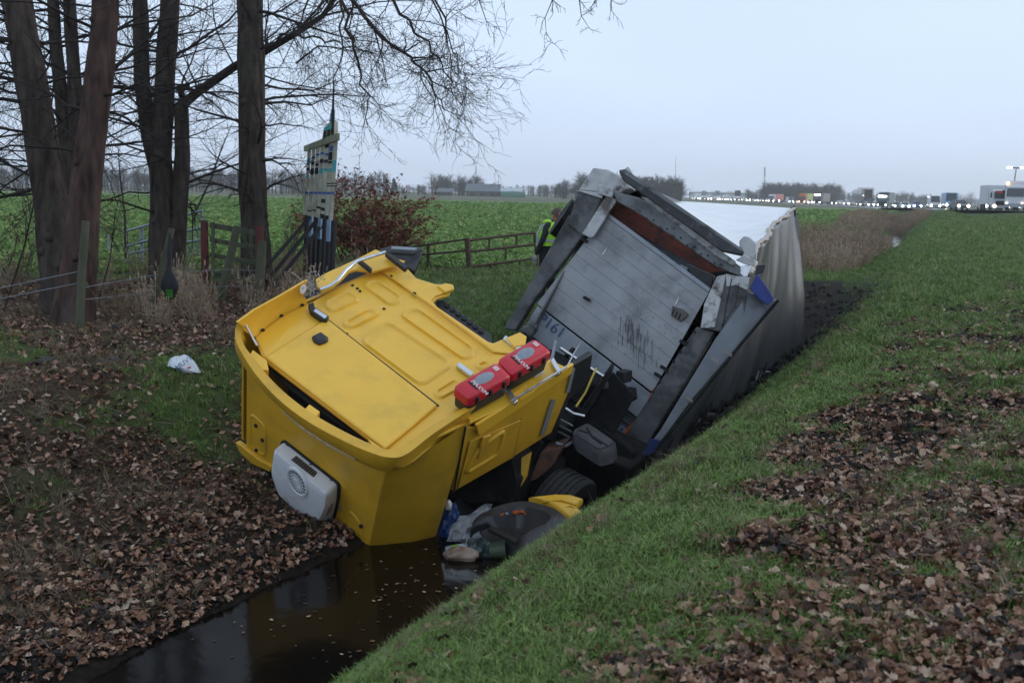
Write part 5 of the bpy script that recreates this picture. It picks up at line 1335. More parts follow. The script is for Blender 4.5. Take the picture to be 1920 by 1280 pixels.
# grey soft suitcase thrown into the gap
t = thing('soft_suitcase', 'grey crumpled soft suitcase lying in the gap between cab and trailer', 'suitcase', tuple(at(1110, 825, 10.9)))
tp = [at(x, y, d) for x, y, d in [(1102, 792, 11.0), (1156, 830, 11.0), (1146, 842, 10.7), (1122, 848, 10.55), (1074, 816, 10.55), (1076, 806, 10.7)]]
mb = MB(); tr = rounded(tp, .06, 3)
mb.loft([[p - Vector((-.02, .02, .15)) for p in tr], [p - Vector((0, 0, .07)) + (p - sum(tr, Vector()) / len(tr)) * .06 for p in tr], tr, [p + Vector((0, -.02, .035)) for p in inset(tr, .07)]])
mb.build('case', mat('grey_canvas', (.05, .05, .057), rough=.7, var=.3, scale=9, bump=.6, bscale=14), t, smooth=50)
MB().tube([p + Vector((0, -.01, .01)) for p in inset(tr, .03)] + [inset(tr, .03)[0]], .008, 5).build('zip', M_seal, t)
MB().tube([at(1100, 802, 10.6), at(1112, 820, 10.45), at(1128, 832, 10.45)], .012, 6).build('handle', M_seal, t)
MB().tube([at(1085, 806, 10.6), at(1105, 812, 10.48), at(1140, 836, 10.5)], .009, 5).build('strap', M_seal, t)
# small dark scraps on the left bank
for px, py, lab in [(87, 683, 'black plastic scrap lying in the grass on the left bank'), (205, 686, 'flat grey plastic shard on the left bank near the white bag'), (215, 622, 'bent dark strip lying at the foot of the trees')]:
    p = ground_hit(px, py); t = thing('debris_scrap', lab, 'debris', tuple(p), 'plastic scraps on the left bank')
    q = [p + Vector((rnd.uniform(-.13, .13), rnd.uniform(-.08, .08), .03 + rnd.uniform(0, .07))) for _ in range(5)]; q.sort(key=lambda v: math.atan2(v.y - p.y, v.x - p.x))
    MB().prism(q, Vector((0, .01, .015))).build('shard', M_blk, t)

# ------------------------------------------------------------------ highway and its traffic
RPX = [1240, 1308, 1380, 1458, 1560, 1655, 1788, 1900, 1990]
RD = [690, 600, 510, 420, 335, 267, 160, 131, 118]
def road_pt(px, lane=0.0):
    d = float(np.interp(px, RPX, RD)); p = at(px, 375, d); 
    return Vector((p.x + lane, p.y, hz(p.x + lane, p.y) + .06))
ctr = [road_pt(px) for px in np.linspace(1245, 1985, 60)]
rv = []
for i, p in enumerate(ctr):
    tdir = (ctr[min(i + 1, 59)] - ctr[max(i - 1, 0)]); tdir.z = 0; tdir.normalize(); nn_ = Vector((tdir.y, -tdir.x, 0))
    if nn_.x < 0: nn_ = -nn_
    for w in (-7.5, -7.1, -3.6, -3.4, 0, 7.5):
        q = p + nn_ * w; rv.append((q.x, q.y, p.z + .03))
rf, rm = [], []
for i in range(59):
    for k, mi in ((0, 0), (1, 0), (2, 1), (3, 0), (4, 0)): rf.append((i * 6 + k, (i + 1) * 6 + k, (i + 1) * 6 + k + 1, i * 6 + k + 1)); rm.append(mi)
M_asph = mat('asphalt', (.05, .05, .053), rough=.35, var=.15, scale=1.5, coord='Object')
road = bpy.data.objects.new('road', arr_mesh('road', rv, rf, [M_asph, mat('road_paint', (.6, .6, .6))], rm)); C.objects.link(road)
tag(road, 'wet highway with a queue of traffic', kind='structure')

M_glass = mat('car_glass', (.03, .04, .05), rough=.1, spec=.8)
M_lamp = mat('headlight_lit', (1, .95, .85), emit=(1, .86, .62), estr=18)
M_lampw = mat('headlight_cold', (1, 1, 1), emit=(.92, .96, 1), estr=18)
M_amb = mat('amber_lamp', (1, .5, .1), emit=(1, .42, .12), estr=8)
def paint(name, c): return mat('paint_' + name, c, rough=.35, var=.05, coat=.3)
def heading(p):
    i = min(range(60), key=lambda k: (ctr[k] - p).length); a, b = ctr[max(0, i - 1)], ctr[min(59, i + 1)]
    d = b - a                               # towards the camera side
    return math.atan2(d.y, d.x) + math.pi / 2
def car_parts(w, L, H, col, van=False, lamp=None):
    """faces -Y; returns list of (name, mesh)"""
    out = []
    if van: prof = [(-L / 2, .35), (-L / 2, .95), (-L / 2 + .9, 1.1), (-L / 2 + 1.5, H), (L / 2, H), (L / 2, .35)]
    else: prof = [(-L / 2, .3), (-L / 2 + .05, .72), (-L / 2 + 1.1, .92), (-L / 2 + 1.9, H), (L / 2 - 1.2, H), (L / 2 - .3, .95), (L / 2, .85), (L / 2, .3)]
    def ring(x, k=1.0): return [Vector((x, y, z if z < 1.0 else 1.0 + (z - 1.0) * k)) for y, z in prof]
    body = MB().loft([ring(-w / 2), ring(-w / 2 + .14, 1.06), ring(w / 2 - .14, 1.06), ring(w / 2)])
    out.append(('body', body.mesh('body', col, 30)))
    i = 2
    a, b = prof[i], prof[i + 1]
    wsb = MB().prism([Vector((-w * .42, a[0] + .12, a[1] + .08)), Vector((w * .42, a[0] + .12, a[1] + .08)), Vector((w * .36, b[0] - .12, b[1] - .03)), Vector((-w * .36, b[0] - .12, b[1] - .03))], Vector((0, -.07, .05)))
    out.append(('windscreen', wsb.mesh('windscreen', M_glass)))
    hl = MB().lathe((0, 0, 0), (0, -1, 0), [(0, -.05), (.19, -.03), (.19, .02), (0, .06)], 10).mesh('headlight', lamp or M_lamp)
    for s in (-1, 1): out.append(('headlight', hl, (s * w * .38, -L / 2 + .02, .66)))
    wm_ = MB().lathe((0, 0, 0), (1, 0, 0), [(0, -.1), (.3, -.1), (.32, 0), (.3, .1), (0, .1)], 14).mesh('wheel', M_rub)
    for sx in (-1, 1):
        for sy in (-.3, .3): out.append(('wheel', wm_, (sx * (w / 2 - .08), sy * L, .32)))
    out.append(('grille', MB().box((0, -L / 2 - .01, .55), (w * .5, .06, .16)).mesh('grille', M_seal)))
    return out
def place(parts, name, label, cat, p, rz, group='vehicles queuing on the highway'):
    t = thing(name, label, cat, matrix=Matrix.Translation(p) @ Matrix.Rotation(rz, 4, 'Z'), group=group)
    for q in parts:
        o = bpy.data.objects.new(q[0], q[1]); C.objects.link(o); o.parent = t
        if len(q) > 2: o.location = q[2]
    return t
def truck_parts(cabc, boxc, H=4.0, L=9.0, cabH=3.4, lamp=None, sign=None, dark_box=False):
    out = []
    cab_ = MB().loft([[Vector((x, y, z)) for y, z in [(-L / 2, .5), (-L / 2 - .05, 1.6), (-L / 2 + .18, cabH - .2), (-L / 2 + .5, cabH), (-L / 2 + 2.0, cabH), (-L / 2 + 2.0, .5)]] for x in (-1.22, -1.1, 1.1, 1.22)])
    out.append(('cab', cab_.mesh('cab', cabc, 30)))
    out.append(('windscreen', MB().prism([Vector((-1.05, -L / 2 - .06, 1.75)), Vector((1.05, -L / 2 - .06, 1.75)), Vector((1.05, -L / 2 + .09, 2.65)), Vector((-1.05, -L / 2 + .09, 2.65))], Vector((0, -.03, .0))).mesh('windscreen', M_glass)))
    out.append(('grille', MB().box((0, -L / 2 - .05, 1.15), (1.6, .08, .6)).mesh('grille', M_seal)))
    hl = MB().lathe((0, 0, 0), (0, -1, 0), [(0, -.05), (.15, -.03), (.15, .02), (0, .06)], 10).mesh('headlight', lamp or M_lamp)
    for s in (-1, 1): out.append(('headlight', hl, (s * .95, -L / 2 - .08, .75)))
    out.append(('cargo_box', MB().box((0, 1.2, (H + 1.0) / 2), (2.5, L - 2.4, H - 1.0)).mesh('cargo_box', boxc)))
    wm_ = MB().lathe((0, 0, 0), (1, 0, 0), [(0, -.15), (.46, -.15), (.5, 0), (.46, .15), (0, .15)], 16).mesh('wheel', M_rub)
    for sx in (-1, 1):
        for y in (-L / 2 + 1.1, L / 2 - 1.2, L / 2 - 2.4): out.append(('wheel', wm_, (sx * 1.1, y, .5)))
    for s in (-1, 1): out.append(('mirror', MB().box((s * 1.4, -L / 2 + .25, 2.2), (.18, .12, .7)).mesh('mirror', M_seal)))
    if sign: out.append(('front_sign', MB().box((0, -L / 2 + .0, cabH - .35), (1.9, .5, .35)).mesh('front_sign', sign)))
    return out
wht = paint('white', (.6, .62, .65)); slv = paint('silver', (.32, .34, .36)); dgr = paint('dark_green', (.012, .05, .055)); org = paint('orange', (.55, .08, .02)); blk_ = paint('black', (.02, .022, .025)); blu = paint('blue', (.06, .13, .32)); lbl_ = paint('light_blue', (.22, .36, .55)); yg = paint('lime', (.40, .48, .04)); redp = paint('red', (.5, .06, .05)); brn = paint('brown', (.06, .025, .025)); grn = paint('green', (.05, .16, .08)); gryp = paint('grey', (.12, .125, .13))
def on_road(parts, name, label, cat, px, lane=0.0, rot=0.0, dd=0.0):
    p = road_pt(px, lane)
    if dd: p = Vector((p.x * (1 + dd), p.y * (1 + dd), p.z))
    place(parts, name, label, cat, p, heading(p) + rot)
on_road(truck_parts(dgr, dgr, 4.0, 10, 3.3, M_lampw, M_lampw), 'lorry', 'dark green lorry with a bright lit sign over its windscreen', 'lorry', 1661, 0, -.35)
on_road(truck_parts(blk_, gryp, 3.9, 11, 3.7, M_lampw, M_lampw), 'lorry', 'black lorry with bright roof lamps beside the orange one', 'lorry', 1541, 0, -.5)
on_road(truck_parts(org, yg, 3.9, 11, 3.7), 'lorry', 'orange fronted lorry with a lime striped box', 'lorry', 1511, 0, -.5)
on_road(truck_parts(wht, redp, 3.6, 12, 3.4), 'lorry', 'white cabbed lorry with a red box edge far along the queue', 'lorry', 1455, 0, -.55)
on_road(truck_parts(brn, brn, 5.2, 6, 2.6, M_lampw), 'lorry', 'lorry with a tall dark brown box standing above the cars', 'lorry', 1605, 3.5, 0, .04)
on_road(truck_parts(wht, wht, 3.6, 7, 3.0, M_lamp, redp), 'box_van', 'white box van with a red panel over its cab next to the recovery truck', 'van', 1866, 0)
on_road(car_parts(2.0, 5.2, 2.4, wht, True, M_lamp), 'van', 'small white van with a lit front right of the blue cars', 'van', 1752, 0)
on_road(car_parts(2.0, 5.4, 2.5, lbl_, True, M_lamp), 'van', 'light blue van with glaring headlights', 'van', 1787, -.5)
on_road(car_parts(2.0, 5.2, 2.3, wht, True, M_lampw), 'van', 'white van far back beside the lime striped lorry', 'van', 1481, 0)
for px, col, lane, lamp, lab in [(1682, grn, 0, M_lamp, 'green car with warm headlights beside the dark green lorry'), (1697, wht, 0, M_lampw, 'white car with cold headlights right of the green car'), (1719, blu, 0, M_lampw, 'blue car with cold headlights left of the other blue car'), (1735, blu, 1.5, M_lampw, 'blue car with cold headlights next to the small white van'),
                                 (1765, gryp, 3, M_lamp, 'grey car between the small white van and the light blue van'), (1812, gryp, -1, M_lamp, 'dark car with warm glaring lights right of the light blue van'), (1826, slv, 2, M_lampw, 'silver car with the brightest cold lights in the queue'), (1843, slv, 4, M_lampw, 'silver car half behind the white box van')]:
    on_road(car_parts(1.8, 4.3, 1.5, col, False, lamp), 'car', lab, 'car', px, lane)
M_dim = mat('headlight_dim', (1, .95, .85), emit=(1, .84, .6), estr=7); M_glare = mat('headlight_glare', (1, 1, 1), emit=(1, .95, .85), estr=38)
proto_far = [car_parts(1.8, 4.3, 1.5, c, v, l) for c, l, v in ((slv, M_lampw, False), (gryp, M_dim, False), (wht, M_glare, False), (blk_, M_lamp, False), (wht, M_dim, True), (gryp, M_glare, False), (blk_, M_dim, False))]
k = 0
for px in list(np.arange(1560, 1650, 9.0)) + list(np.arange(1440, 1560, 12.0)) + list(np.arange(1288, 1440, 5.0)):
    k += 1
    if px < 1440 and rnd.random() < .25: continue
    if any(abs(px - b) < w for b, w in ((1661, 10), (1541, 8), (1511, 8), (1455, 8), (1605, 4), (1481, 7))): continue
    on_road(proto_far[rnd.randrange(7)], 'car', 'far car with lit headlights in the long queue towards the woods', 'car', px + rnd.uniform(-3.5, 3.5), (k % 2) * 3.6 - 1)
for px in np.arange(1292, 1440, 7.0):
    k += 1
    if rnd.random() < .35: continue
    on_road(proto_far[rnd.randrange(7)], 'car', 'far car with lit headlights in the long queue towards the woods', 'car', px + rnd.uniform(-3, 3), 7.5, 0, .03)
# recovery truck at the right edge
rp = road_pt(1893, 1.0)
t = thing('recovery_truck', 'white recovery truck with beacons, black exhaust and yellow panels at the end of the queue', 'truck', matrix=Matrix.Translation(rp) @ Matrix.Rotation(math.radians(-38), 4, 'Z'))
RT = dict(parent=t, local=True)
MB().loft([[Vector((x, y, z)) for y, z in [(-1.3, .6), (-1.35, 1.8), (-1.15, 3.2), (-.9, 3.5), (1.2, 3.5), (1.2, .6)]] for x in (-1.25, -1.12, 1.12, 1.25)]).build('cab', wht, smooth=30, **RT)
MB().prism([(-1.05, -1.39, 1.9), (1.05, -1.39, 1.9), (1.05, -1.2, 3.0), (-1.05, -1.2, 3.0)], (0, -.04, 0)).build('windscreen', M_glass, **RT)
MB().box((1.27, .0, 2.4), (.05, 1.3, .9)).build('side_window', M_glass, **RT)
MB().box((0, 4.6, 2.35), (2.5, 6.4, 2.9)).build('body', wht, **RT)
MB().box((0, 2.2, 3.75), (2.5, 3.6, .5)).build('roof_fairing', wht, bevel=.1, **RT)
MB().box((1.28, 2.6, 2.6), (.06, 2.0, 1.6)).build('yellow_panel', mat('panel_yellow', (.6, .5, .03)), **RT)
MB().box((1.28, 4.0, 3.3), (.06, 5.0, .5)).build('yellow_panel', MATS['panel_yellow'], **RT)
MB().box((1.29, 1.45, 2.3), (.06, .12, 3.0)).build('black_post', M_seal, **RT)
MB().tube([(-1.2, -.95, .7), (-1.2, -.95, 3.3)], .14, 8).build('exhaust', M_seal, **RT)
for s in (-1, 1): MB().box((s * 1.5, -1.1, 2.3), (.3, .16, .9)).build('mirror', M_seal, bevel=.03, **RT)
for s in (-1, 1): MB().lathe((s * .95, -1.4, .85), (0, -1, 0), [(0, 0), (.2, 0), (.2, .05), (0, .08)], 12).build('headlight', M_lamp, **RT)
MB().blob((-1.1, -.9, 3.65), (.22, .22, .18), 1, 6, .05).build('beacon', M_amb, **RT)
MB().box((0, -1.42, .75), (2.4, .12, .5)).build('bumper', slv, **RT)
for sx in (-1, 1):
    for y in (-.2, 4.5, 5.8): MB().lathe((sx * 1.1, y, .5), (1, 0, 0), [(0, -.16), (.46, -.16), (.5, 0), (.46, .16), (0, .16)], 16).build('wheel', M_rub, **RT)
# lamp post behind it
a = at(1899, 345, 150); a = Vector((a.x, a.y, hz(a.x, a.y))); topz = at(1899, 315, 150).z
t = thing('street_lamp', 'tall double armed street lamp with both heads lit at the far right', 'street lamp', tuple(a))
MB().tube([a, Vector((a.x + .3, a.y, topz))], [.14, .08], 8).build('pole', M_galv, t)
MB().tube([Vector((a.x - .6, a.y, topz)), Vector((a.x + 1.2, a.y, topz))], .09, 6).build('arm', M_frame, t)
for s in (-.75, 1.25): MB().box((a.x + s, a.y, topz + .03), (.7, .3, .2)).build('lamp_head', mat('street_light_lit', (1, 1, .95), emit=(1, .97, .88), estr=9), t)
# gantry with signs
t = thing('sign_gantry', 'green sign gantry spanning the far highway', 'gantry', tuple(road_pt(1345)))
for x, d in ((1293, 640), (1400, 520)):
    p = at(x, 375, d); MB().tube([Vector((p.x, p.y, hz(p.x, p.y))), Vector((p.x, p.y, at(x, 361, d).z))], .3, 6).build('post', grn, t)
MB().tube([at(1293, 361, 640), at(1400, 363, 520)], .45, 4).build('beam', grn, t)
for x, d, w, m_ in ((1383, 525, 3.0, blk_), (1320, 600, 3, slv), (1345, 575, 3, slv)):
    MB().box(at(x, 362.5, d), (w, .2, 3.0)).build('sign_panel', m_, t)

# ------------------------------------------------------------------ far background
M_far = mat('winter_twig_far', (.06, .052, .05), rough=.9, var=.2, scale=.3, rnd_hue=.25)
def lib(name, objs):
    col = bpy.data.collections.new(name)
    for o in objs:
        for c in list(o.users_collection): c.objects.unlink(o)
        col.objects.link(o)
    return col
def scatter(name, label, pts, rot, scl, vid, col, kind='stuff'):
    me = bpy.data.meshes.new(name); n = len(pts)
    me.vertices.add(n); me.vertices.foreach_set('co', np.asarray(pts, np.float32).ravel())
    me.attributes.new('rot', 'FLOAT_VECTOR', 'POINT').data.foreach_set('vector', np.asarray(rot, np.float32).ravel())
    me.attributes.new('scl', 'FLOAT_VECTOR', 'POINT').data.foreach_set('vector', np.asarray(scl, np.float32).ravel())
    me.attributes.new('vid', 'INT', 'POINT').data.foreach_set('value', np.asarray(vid, np.int32))
    o = bpy.data.objects.new(name, me); C.objects.link(o); tag(o, label, None, None, kind)
    ng = bpy.data.node_groups.new(name, 'GeometryNodeTree')
    ng.interface.new_socket('Geometry', in_out='INPUT', socket_type='NodeSocketGeometry'); ng.interface.new_socket('Geometry', in_out='OUTPUT', socket_type='NodeSocketGeometry')
    N, L = ng.nodes, ng.links
    gi, go = N.new('NodeGroupInput'), N.new('NodeGroupOutput')
    ci = N.new('GeometryNodeCollectionInfo'); ci.inputs['Collection'].default_value = col; ci.inputs['Separate Children'].default_value = True; ci.inputs['Reset Children'].default_value = True
    ip = N.new('GeometryNodeInstanceOnPoints'); ip.inputs['Pick Instance'].default_value = True
    def na(nm, ty):
        a = N.new('GeometryNodeInputNamedAttribute'); a.data_type = ty; a.inputs['Name'].default_value = nm; return a.outputs['Attribute']
    L.new(gi.outputs[0], ip.inputs['Points']); L.new(ci.outputs[0], ip.inputs['Instance'])
    L.new(na('vid', 'INT'), ip.inputs['Instance Index']); L.new(na('rot', 'FLOAT_VECTOR'), ip.inputs['Rotation']); L.new(na('scl', 'FLOAT_VECTOR'), ip.inputs['Scale'])
    L.new(ip.outputs[0], go.inputs[0])
    md = o.modifiers.new('scatter', 'NODES'); md.node_group = ng
    return o
def far_tree_mesh(seed, slim=1.0):
    g = Twigs(seed); q = g.q
    g.m.tube([(0, 0, -.5), (0, 0, 2.5), (q.uniform(-.3, .3), 0, 5), (q.uniform(-.4, .4), 0, 8)], [.22, .18, .13, .04], 5)
    for k in range(18):
        z = q.uniform(1.2, 7.5); a = q.uniform(0, 6.28); L_ = q.uniform(1.6, 3.2) * (1.15 - z / 12) * slim
        g.grow((0, 0, z), (math.cos(a), math.sin(a), q.uniform(.3, 1.1)), L_, .07, 2, -.01, .8, 4, 5, .2)
    # thicken fine twigs so they hold at this distance
    me = g.m.mesh('far_tree', M_far)
    return me
far_objs = []
for k in range(5):
    o = bpy.data.objects.new('far_tree_%d' % k, far_tree_mesh(100 + k, 1.0 + .15 * k)); far_objs.append(o); C.objects.link(o)
col_far = lib('far_trees', far_objs)
def wood(name, label, spec):
    pts, rot, scl, vid = [], [], [], []
    for x0, x1, d, h, n, dep in spec:
        for k in range(n):
            px = rnd.uniform(x0, x1); dd = d * (1 + rnd.uniform(0, dep)); p = at(px, 370, dd)
            s = h / 9.3 * rnd.uniform(.75, 1.1)
            pts.append((p.x, p.y, hz(p.x, p.y) - .3)); rot.append((0, 0, rnd.uniform(0, 6.28))); scl.append((s * 1.15, s * 1.15, s)); vid.append(rnd.randrange(5))
    return scatter(name, label, pts, rot, scl, vid, col_far)
wood('woods', 'long grey winter wood behind the left trees', [(-120, 730, 300, 8.5, 240, .25), (-120, 730, 420, 11, 140, .2)])
wood('woods', 'leafless trees round the farm across the field', [(742, 805, 420, 6, 30, .2), (808, 900, 440, 10.5, 60, .15), (890, 1060, 520, 7.5, 90, .2), (1040, 1100, 380, 8.5, 30, .2)])
wood('woods', 'square grey wood behind the trailer', [(1085, 1278, 360, 10.5, 190, .2)])
wood('woods', 'hazy wood beside the far highway', [(1428, 1574, 560, 12.0, 190, .15), (1400, 1432, 520, 7.5, 20, .2), (1290, 1420, 1300, 11, 70, .2)])
wood('woods', 'low hazy tree line beyond the queue', [(1570, 1990, 720, 9, 330, .3), (1690, 1900, 800, 12, 40, .2)])
# conifer
p = at(738, 365, 400); p.z = 0
t = thing('conifer_tree', 'lone dark green conifer at the left end of the farm trees', 'tree', tuple(p))
mb = MB(); mb.tube([p, p + Vector((0, 0, 3))], .2, 6); mb.build('trunk', M_bark, t)
mb = MB()
for k in range(500):
    z = rnd.uniform(.6, 6.6); r = (1 - z / 7) * 1.9 * rnd.uniform(.5, 1.05) + .1; a = rnd.uniform(0, 6.28); c = p + Vector((math.cos(a) * r, math.sin(a) * r, z)); v = Vector((rnd.uniform(-.4, .4), rnd.uniform(-.4, .4), rnd.uniform(-.4, .2)))
    mb.add([c, c + v, c + v + Vector((.2, .2, -.3)), c + Vector((.25, -.1, -.25))], [(0, 1, 2, 3)])
mb.build('crown', mat('conifer_needles', (.015, .035, .025), rough=.9), t)
# farm
M_wallb = mat('barn_wall', (.10, .075, .065), rough=.8); M_rooff = mat('barn_roof', (.13, .14, .16), rough=.6); M_roofw = mat('pale_roof', (.45, .48, .52), rough=.5)
def barn(name, lab, px, d, w, l, h, rh, roof, wall, cat='barn'):
    p = at(px, 366, d); p.z = 0; t = thing(name, lab, cat, tuple(p))
    x0, x1, y0, y1 = p.x - w / 2, p.x + w / 2, p.y - l / 2, p.y + l / 2
    MB().prism([(x0, y0, -.3), (x1, y0, -.3), (x1, y0, h), (x0, y0, h)], (0, l, 0)).build('wall', wall, t)
    MB().prism([(x0 - .5, y0 - .4, h), (x0 + w * .0 + .0, y0 + l / 2, h + rh), (x0 - .5, y1 + .4, h)], (w + 1, 0, 0)).build('roof', roof, t)
    for k in range(3): MB().box((x0 + w * (.2 + .3 * k), y0 - .03, h * .45), (w * .12, .1, h * .5)).build('door' if k == 1 else 'window', M_glass, t)
barn('barn', 'large dark barn with a grey slanting roof in the far farmyard', 905, 430, 14, 9, 2.2, 3.2, M_rooff, M_wallb)
barn('barn', 'long low shed with a pale roof right of the dark barn', 950, 440, 13, 7, 2.4, 1.6, M_roofw, M_wallb)
barn('farmhouse', 'small dark farmhouse with a pale door left of the big barn', 834, 420, 6, 5, 1.6, 1.6, M_rooff, M_wallb, 'house')
p = at(962, 368, 410); p.z = 0
t = thing('green_dome', 'low green rounded shed standing beside the pale roofed shed', 'shed', tuple(p))
MB().loft([[p + Vector((-5 + 10 * u, 4 * math.cos(a), 2.6 * math.sin(a) * (.9 + .1 * math.sin(math.pi * u)))) for a in np.linspace(0, math.pi, 10)] for u in (0, .05, .5, .95, 1)]).build('shell', mat('green_sheet', (.04, .12, .075), rough=.6), t, smooth=60)
# masts and a tower block in the haze
for px, y0, d, w, lab in [(1433, 313, 900, .5, 'thin lattice mast rising over the hazy wood'), (1266, 293, 950, .25, 'hair thin mast rising over the square wood')]:
    a, b = at(px, 372, d), at(px + 1, y0, d); t = thing('radio_mast', lab, 'mast', tuple(a))
    MB().tube([a, b], [w, w * .5], 4).build('mast', M_frame, t)
    if w > .3:
        for f in (.72, .8, .88, .95): MB().box(a.lerp(b, f), (1.6, .6, 1.2)).build('antenna', M_galv, t)
p = at(1622, 374, 1300); t = thing('tower_block', 'pale tower block almost lost in the haze', 'building', (p.x, p.y, 0))
hb_ = at(1622, 352, 1300).z
MB().box((p.x, p.y, hb_ / 2), (17, 14, hb_)).build('wall', mat('haze_paled_concrete', (.5, .5, .53)), t)  # wall colour lightened to stand in for more haze
MB().box((p.x - 10, p.y, hb_ * .42), (8, 12, hb_ * .84)).build('wing', MATS['haze_paled_concrete'], t)

# ------------------------------------------------------------------ ground cover
def ramp_mat(name, stops, rough=.7, noise=0.0, spec=.3, trl=0.0):
    M = bpy.data.materials.new(name); M.use_nodes = True
    N, L = M.node_tree.nodes, M.node_tree.links
    b = N['Principled BSDF']; b.inputs['Roughness'].default_value = rough; b.inputs['Specular IOR Level'].default_value = spec
    oi = N.new('ShaderNodeObjectInfo'); r = N.new('ShaderNodeValToRGB'); L.new(oi.outputs['Random'], r.inputs[0])
    el = r.color_ramp.elements; el[0].position, el[0].color = stops[0][0], stops[0][1] + (1,); el[1].position, el[1].color = stops[-1][0], stops[-1][1] + (1,)
    for p, c in stops[1:-1]: q = el.new(p); q.color = c + (1,)
    out = r.outputs[0]
    if noise:
        t_ = N.new('ShaderNodeTexCoord'); n = N.new('ShaderNodeTexNoise'); n.inputs['Scale'].default_value = noise; L.new(t_.outputs['Object'], n.inputs['Vector'])
        hs = N.new('ShaderNodeHueSaturation'); a = N.new('ShaderNodeMapRange'); a.inputs[1].default_value = .3; a.inputs[2].default_value = .7; a.inputs[3].default_value = .7; a.inputs[4].default_value = 1.25
        L.new(n.outputs['Fac'], a.inputs[0]); L.new(a.outputs[0], hs.inputs['Value']); L.new(out, hs.inputs['Color']); out = hs.outputs[0]
    L.new(out, b.inputs['Base Color'])
    return M
M_blade = ramp_mat('grass_blade', [(0, (.075, .110, .02)), (.4, (.125, .20, .034)), (.75, (.16, .26, .05)), (.9, (.21, .28, .075)), (1, (.29, .26, .13))], .5, 0, .35)
M_dry = ramp_mat('dry_grass', [(0, (.10, .07, .04)), (.5, (.19, .14, .085)), (1, (.30, .24, .16))], .75)
M_leaf = ramp_mat('fallen_leaf', [(0, (.018, .010, .007)), (.2, (.065, .028, .016)), (.45, (.16, .070, .037)), (.7, (.28, .140, .080)), (.88, (.43, .26, .165)), (1, (.50, .37, .27))], .5, 25, .45)
M_reed = ramp_mat('reed_stalk', [(0, (.17, .115, .075)), (.5, (.28, .20, .135)), (1, (.40, .31, .22))], .8)
M_cropl = ramp_mat('crop_leaf', [(0, (.11, .20, .05)), (.5, (.19, .32, .085)), (.8, (.28, .40, .13)), (1, (.40, .42, .14))], .5, 0, .35)
M_clod = mat('dark_soil_clod', (.014, .012, .010), rough=.8, var=.4, scale=30, bump=.8, bscale=50)

def blade_clump(name, n, h, w, m_, seed, spread=.07, lean=.6):
    q = random.Random(seed); mb = MB()
    for k in range(n):
        a = q.uniform(0, 6.28); r = spread * math.sqrt(q.random()); b = Vector((math.cos(a) * r, math.sin(a) * r, -.01))
        az = q.uniform(0, 6.28); out = Vector((math.cos(az), math.sin(az), 0)); s = Vector((-out.y, out.x, 0)) * w * q.uniform(.7, 1.3) / 2
        H = h * q.uniform(.5, 1.2); l = lean * q.uniform(.2, 1.4)
        m1 = b + out * H * l * .22 + Vector((0, 0, H * .52)); m2 = b + out * H * l * .75 + Vector((0, 0, H * .92 - H * l * .25))
        mb.add([b - s, b + s, m1 - s * .8, m1 + s * .8, m2], [(0, 1, 3, 2), (2, 3, 4)])
    o = bpy.data.objects.new(name, mb.mesh(name, m_)); C.objects.link(o); return o
col_grass = lib('grass_clumps', [blade_clump('clump_%d' % k, 20, .105, .0065, M_blade, 200 + k, .08, .8) for k in range(4)] + [blade_clump('clump_4', 12, .085, .006, M_blade, 230, .06, 1.2)])
col_dry = lib('dry_clumps', [blade_clump('dry_%d' % k, 14, .26, .006, M_dry, 300 + k, .07, 1.5) for k in range(3)] + [blade_clump('dry_%d' % (3 + k), 9, .42, .006, M_dry, 340 + k, .06, .5) for k in range(2)])
def oak_leaf(k):
    q = random.Random(500 + k); out = []
    half = [(0, 0), (.10, .16), (.22, .24), (.14, .34), (.32, .46), (.20, .56), (.33, .70), (.19, .80), (.16, .94), (0, 1.02)]
    curl, bend = q.uniform(.2, .9), q.uniform(-.5, .7)
    def pt(x, y): return Vector((x, y - .5, abs(x) * curl * .9 + bend * (y - .5) ** 2 + .06 * math.sin(9 * y + k)))
    vs = [pt(0, y) for x, y in half]; n = len(half)
    L_ = [pt(-x * q.uniform(.8, 1.15), y) for x, y in half[1:-1]]; R_ = [pt(x * q.uniform(.8, 1.15), y) for x, y in half[1:-1]]
    v = vs + L_ + R_; f = []
    for s, off in ((0, n), (1, n + n - 2)):
        for i in range(n - 1):
            a, b = i, i + 1
            c = off + min(i, n - 3); d = off + i - 1
            if i == 0: f.append((0, 1, off))
            elif i == n - 2: f.append((i, i + 1, off + i - 1))
            else: f.append((i, i + 1, off + i, off + i - 1))
    st = len(v); v += [pt(-.012, 0), pt(.012, 0), Vector((0, -.72, .03))]; f.append((st, st + 1, st + 2))
    me = MB().add([p * 1.0 for p in v], f).mesh('leaf', M_leaf, 50)
    return me
leaf_me = [oak_leaf(k) for k in range(7)]
lo = []
for k, me in enumerate(leaf_me):
    o = bpy.data.objects.new('leaf_shape_%d' % k, me); C.objects.link(o); lo.append(o)
col_leaf = lib('leaf_shapes', lo)
def sample(n, rmin, rmax, amin=-32, amax=32, p=1.0):
    """points over the ground, denser near the camera"""
    a = np.radians(nrs.uniform(amin, amax, n)); u = nrs.rand(n)
    r = (rmin ** (1 - p) + u * (rmax ** (1 - p) - rmin ** (1 - p))) ** (1 / (1 - p)) if abs(p - 1) > 1e-3 else rmin * (rmax / rmin) ** u
    return r * np.sin(a), r * np.cos(a), r
def put(name, label, x, y, z, scl, nvar, col, tilt=.25, dz=0.0):
    n = len(x); rot = np.stack([nrs.normal(0, tilt, n), nrs.normal(0, tilt, n), nrs.uniform(0, 6.283, n)], 1)
    s = np.asarray(scl)
    return scatter(name, label, np.stack([x, y, z + dz], 1), rot, np.stack([s, s, s], 1), nrs.randint(0, nvar, n), col)
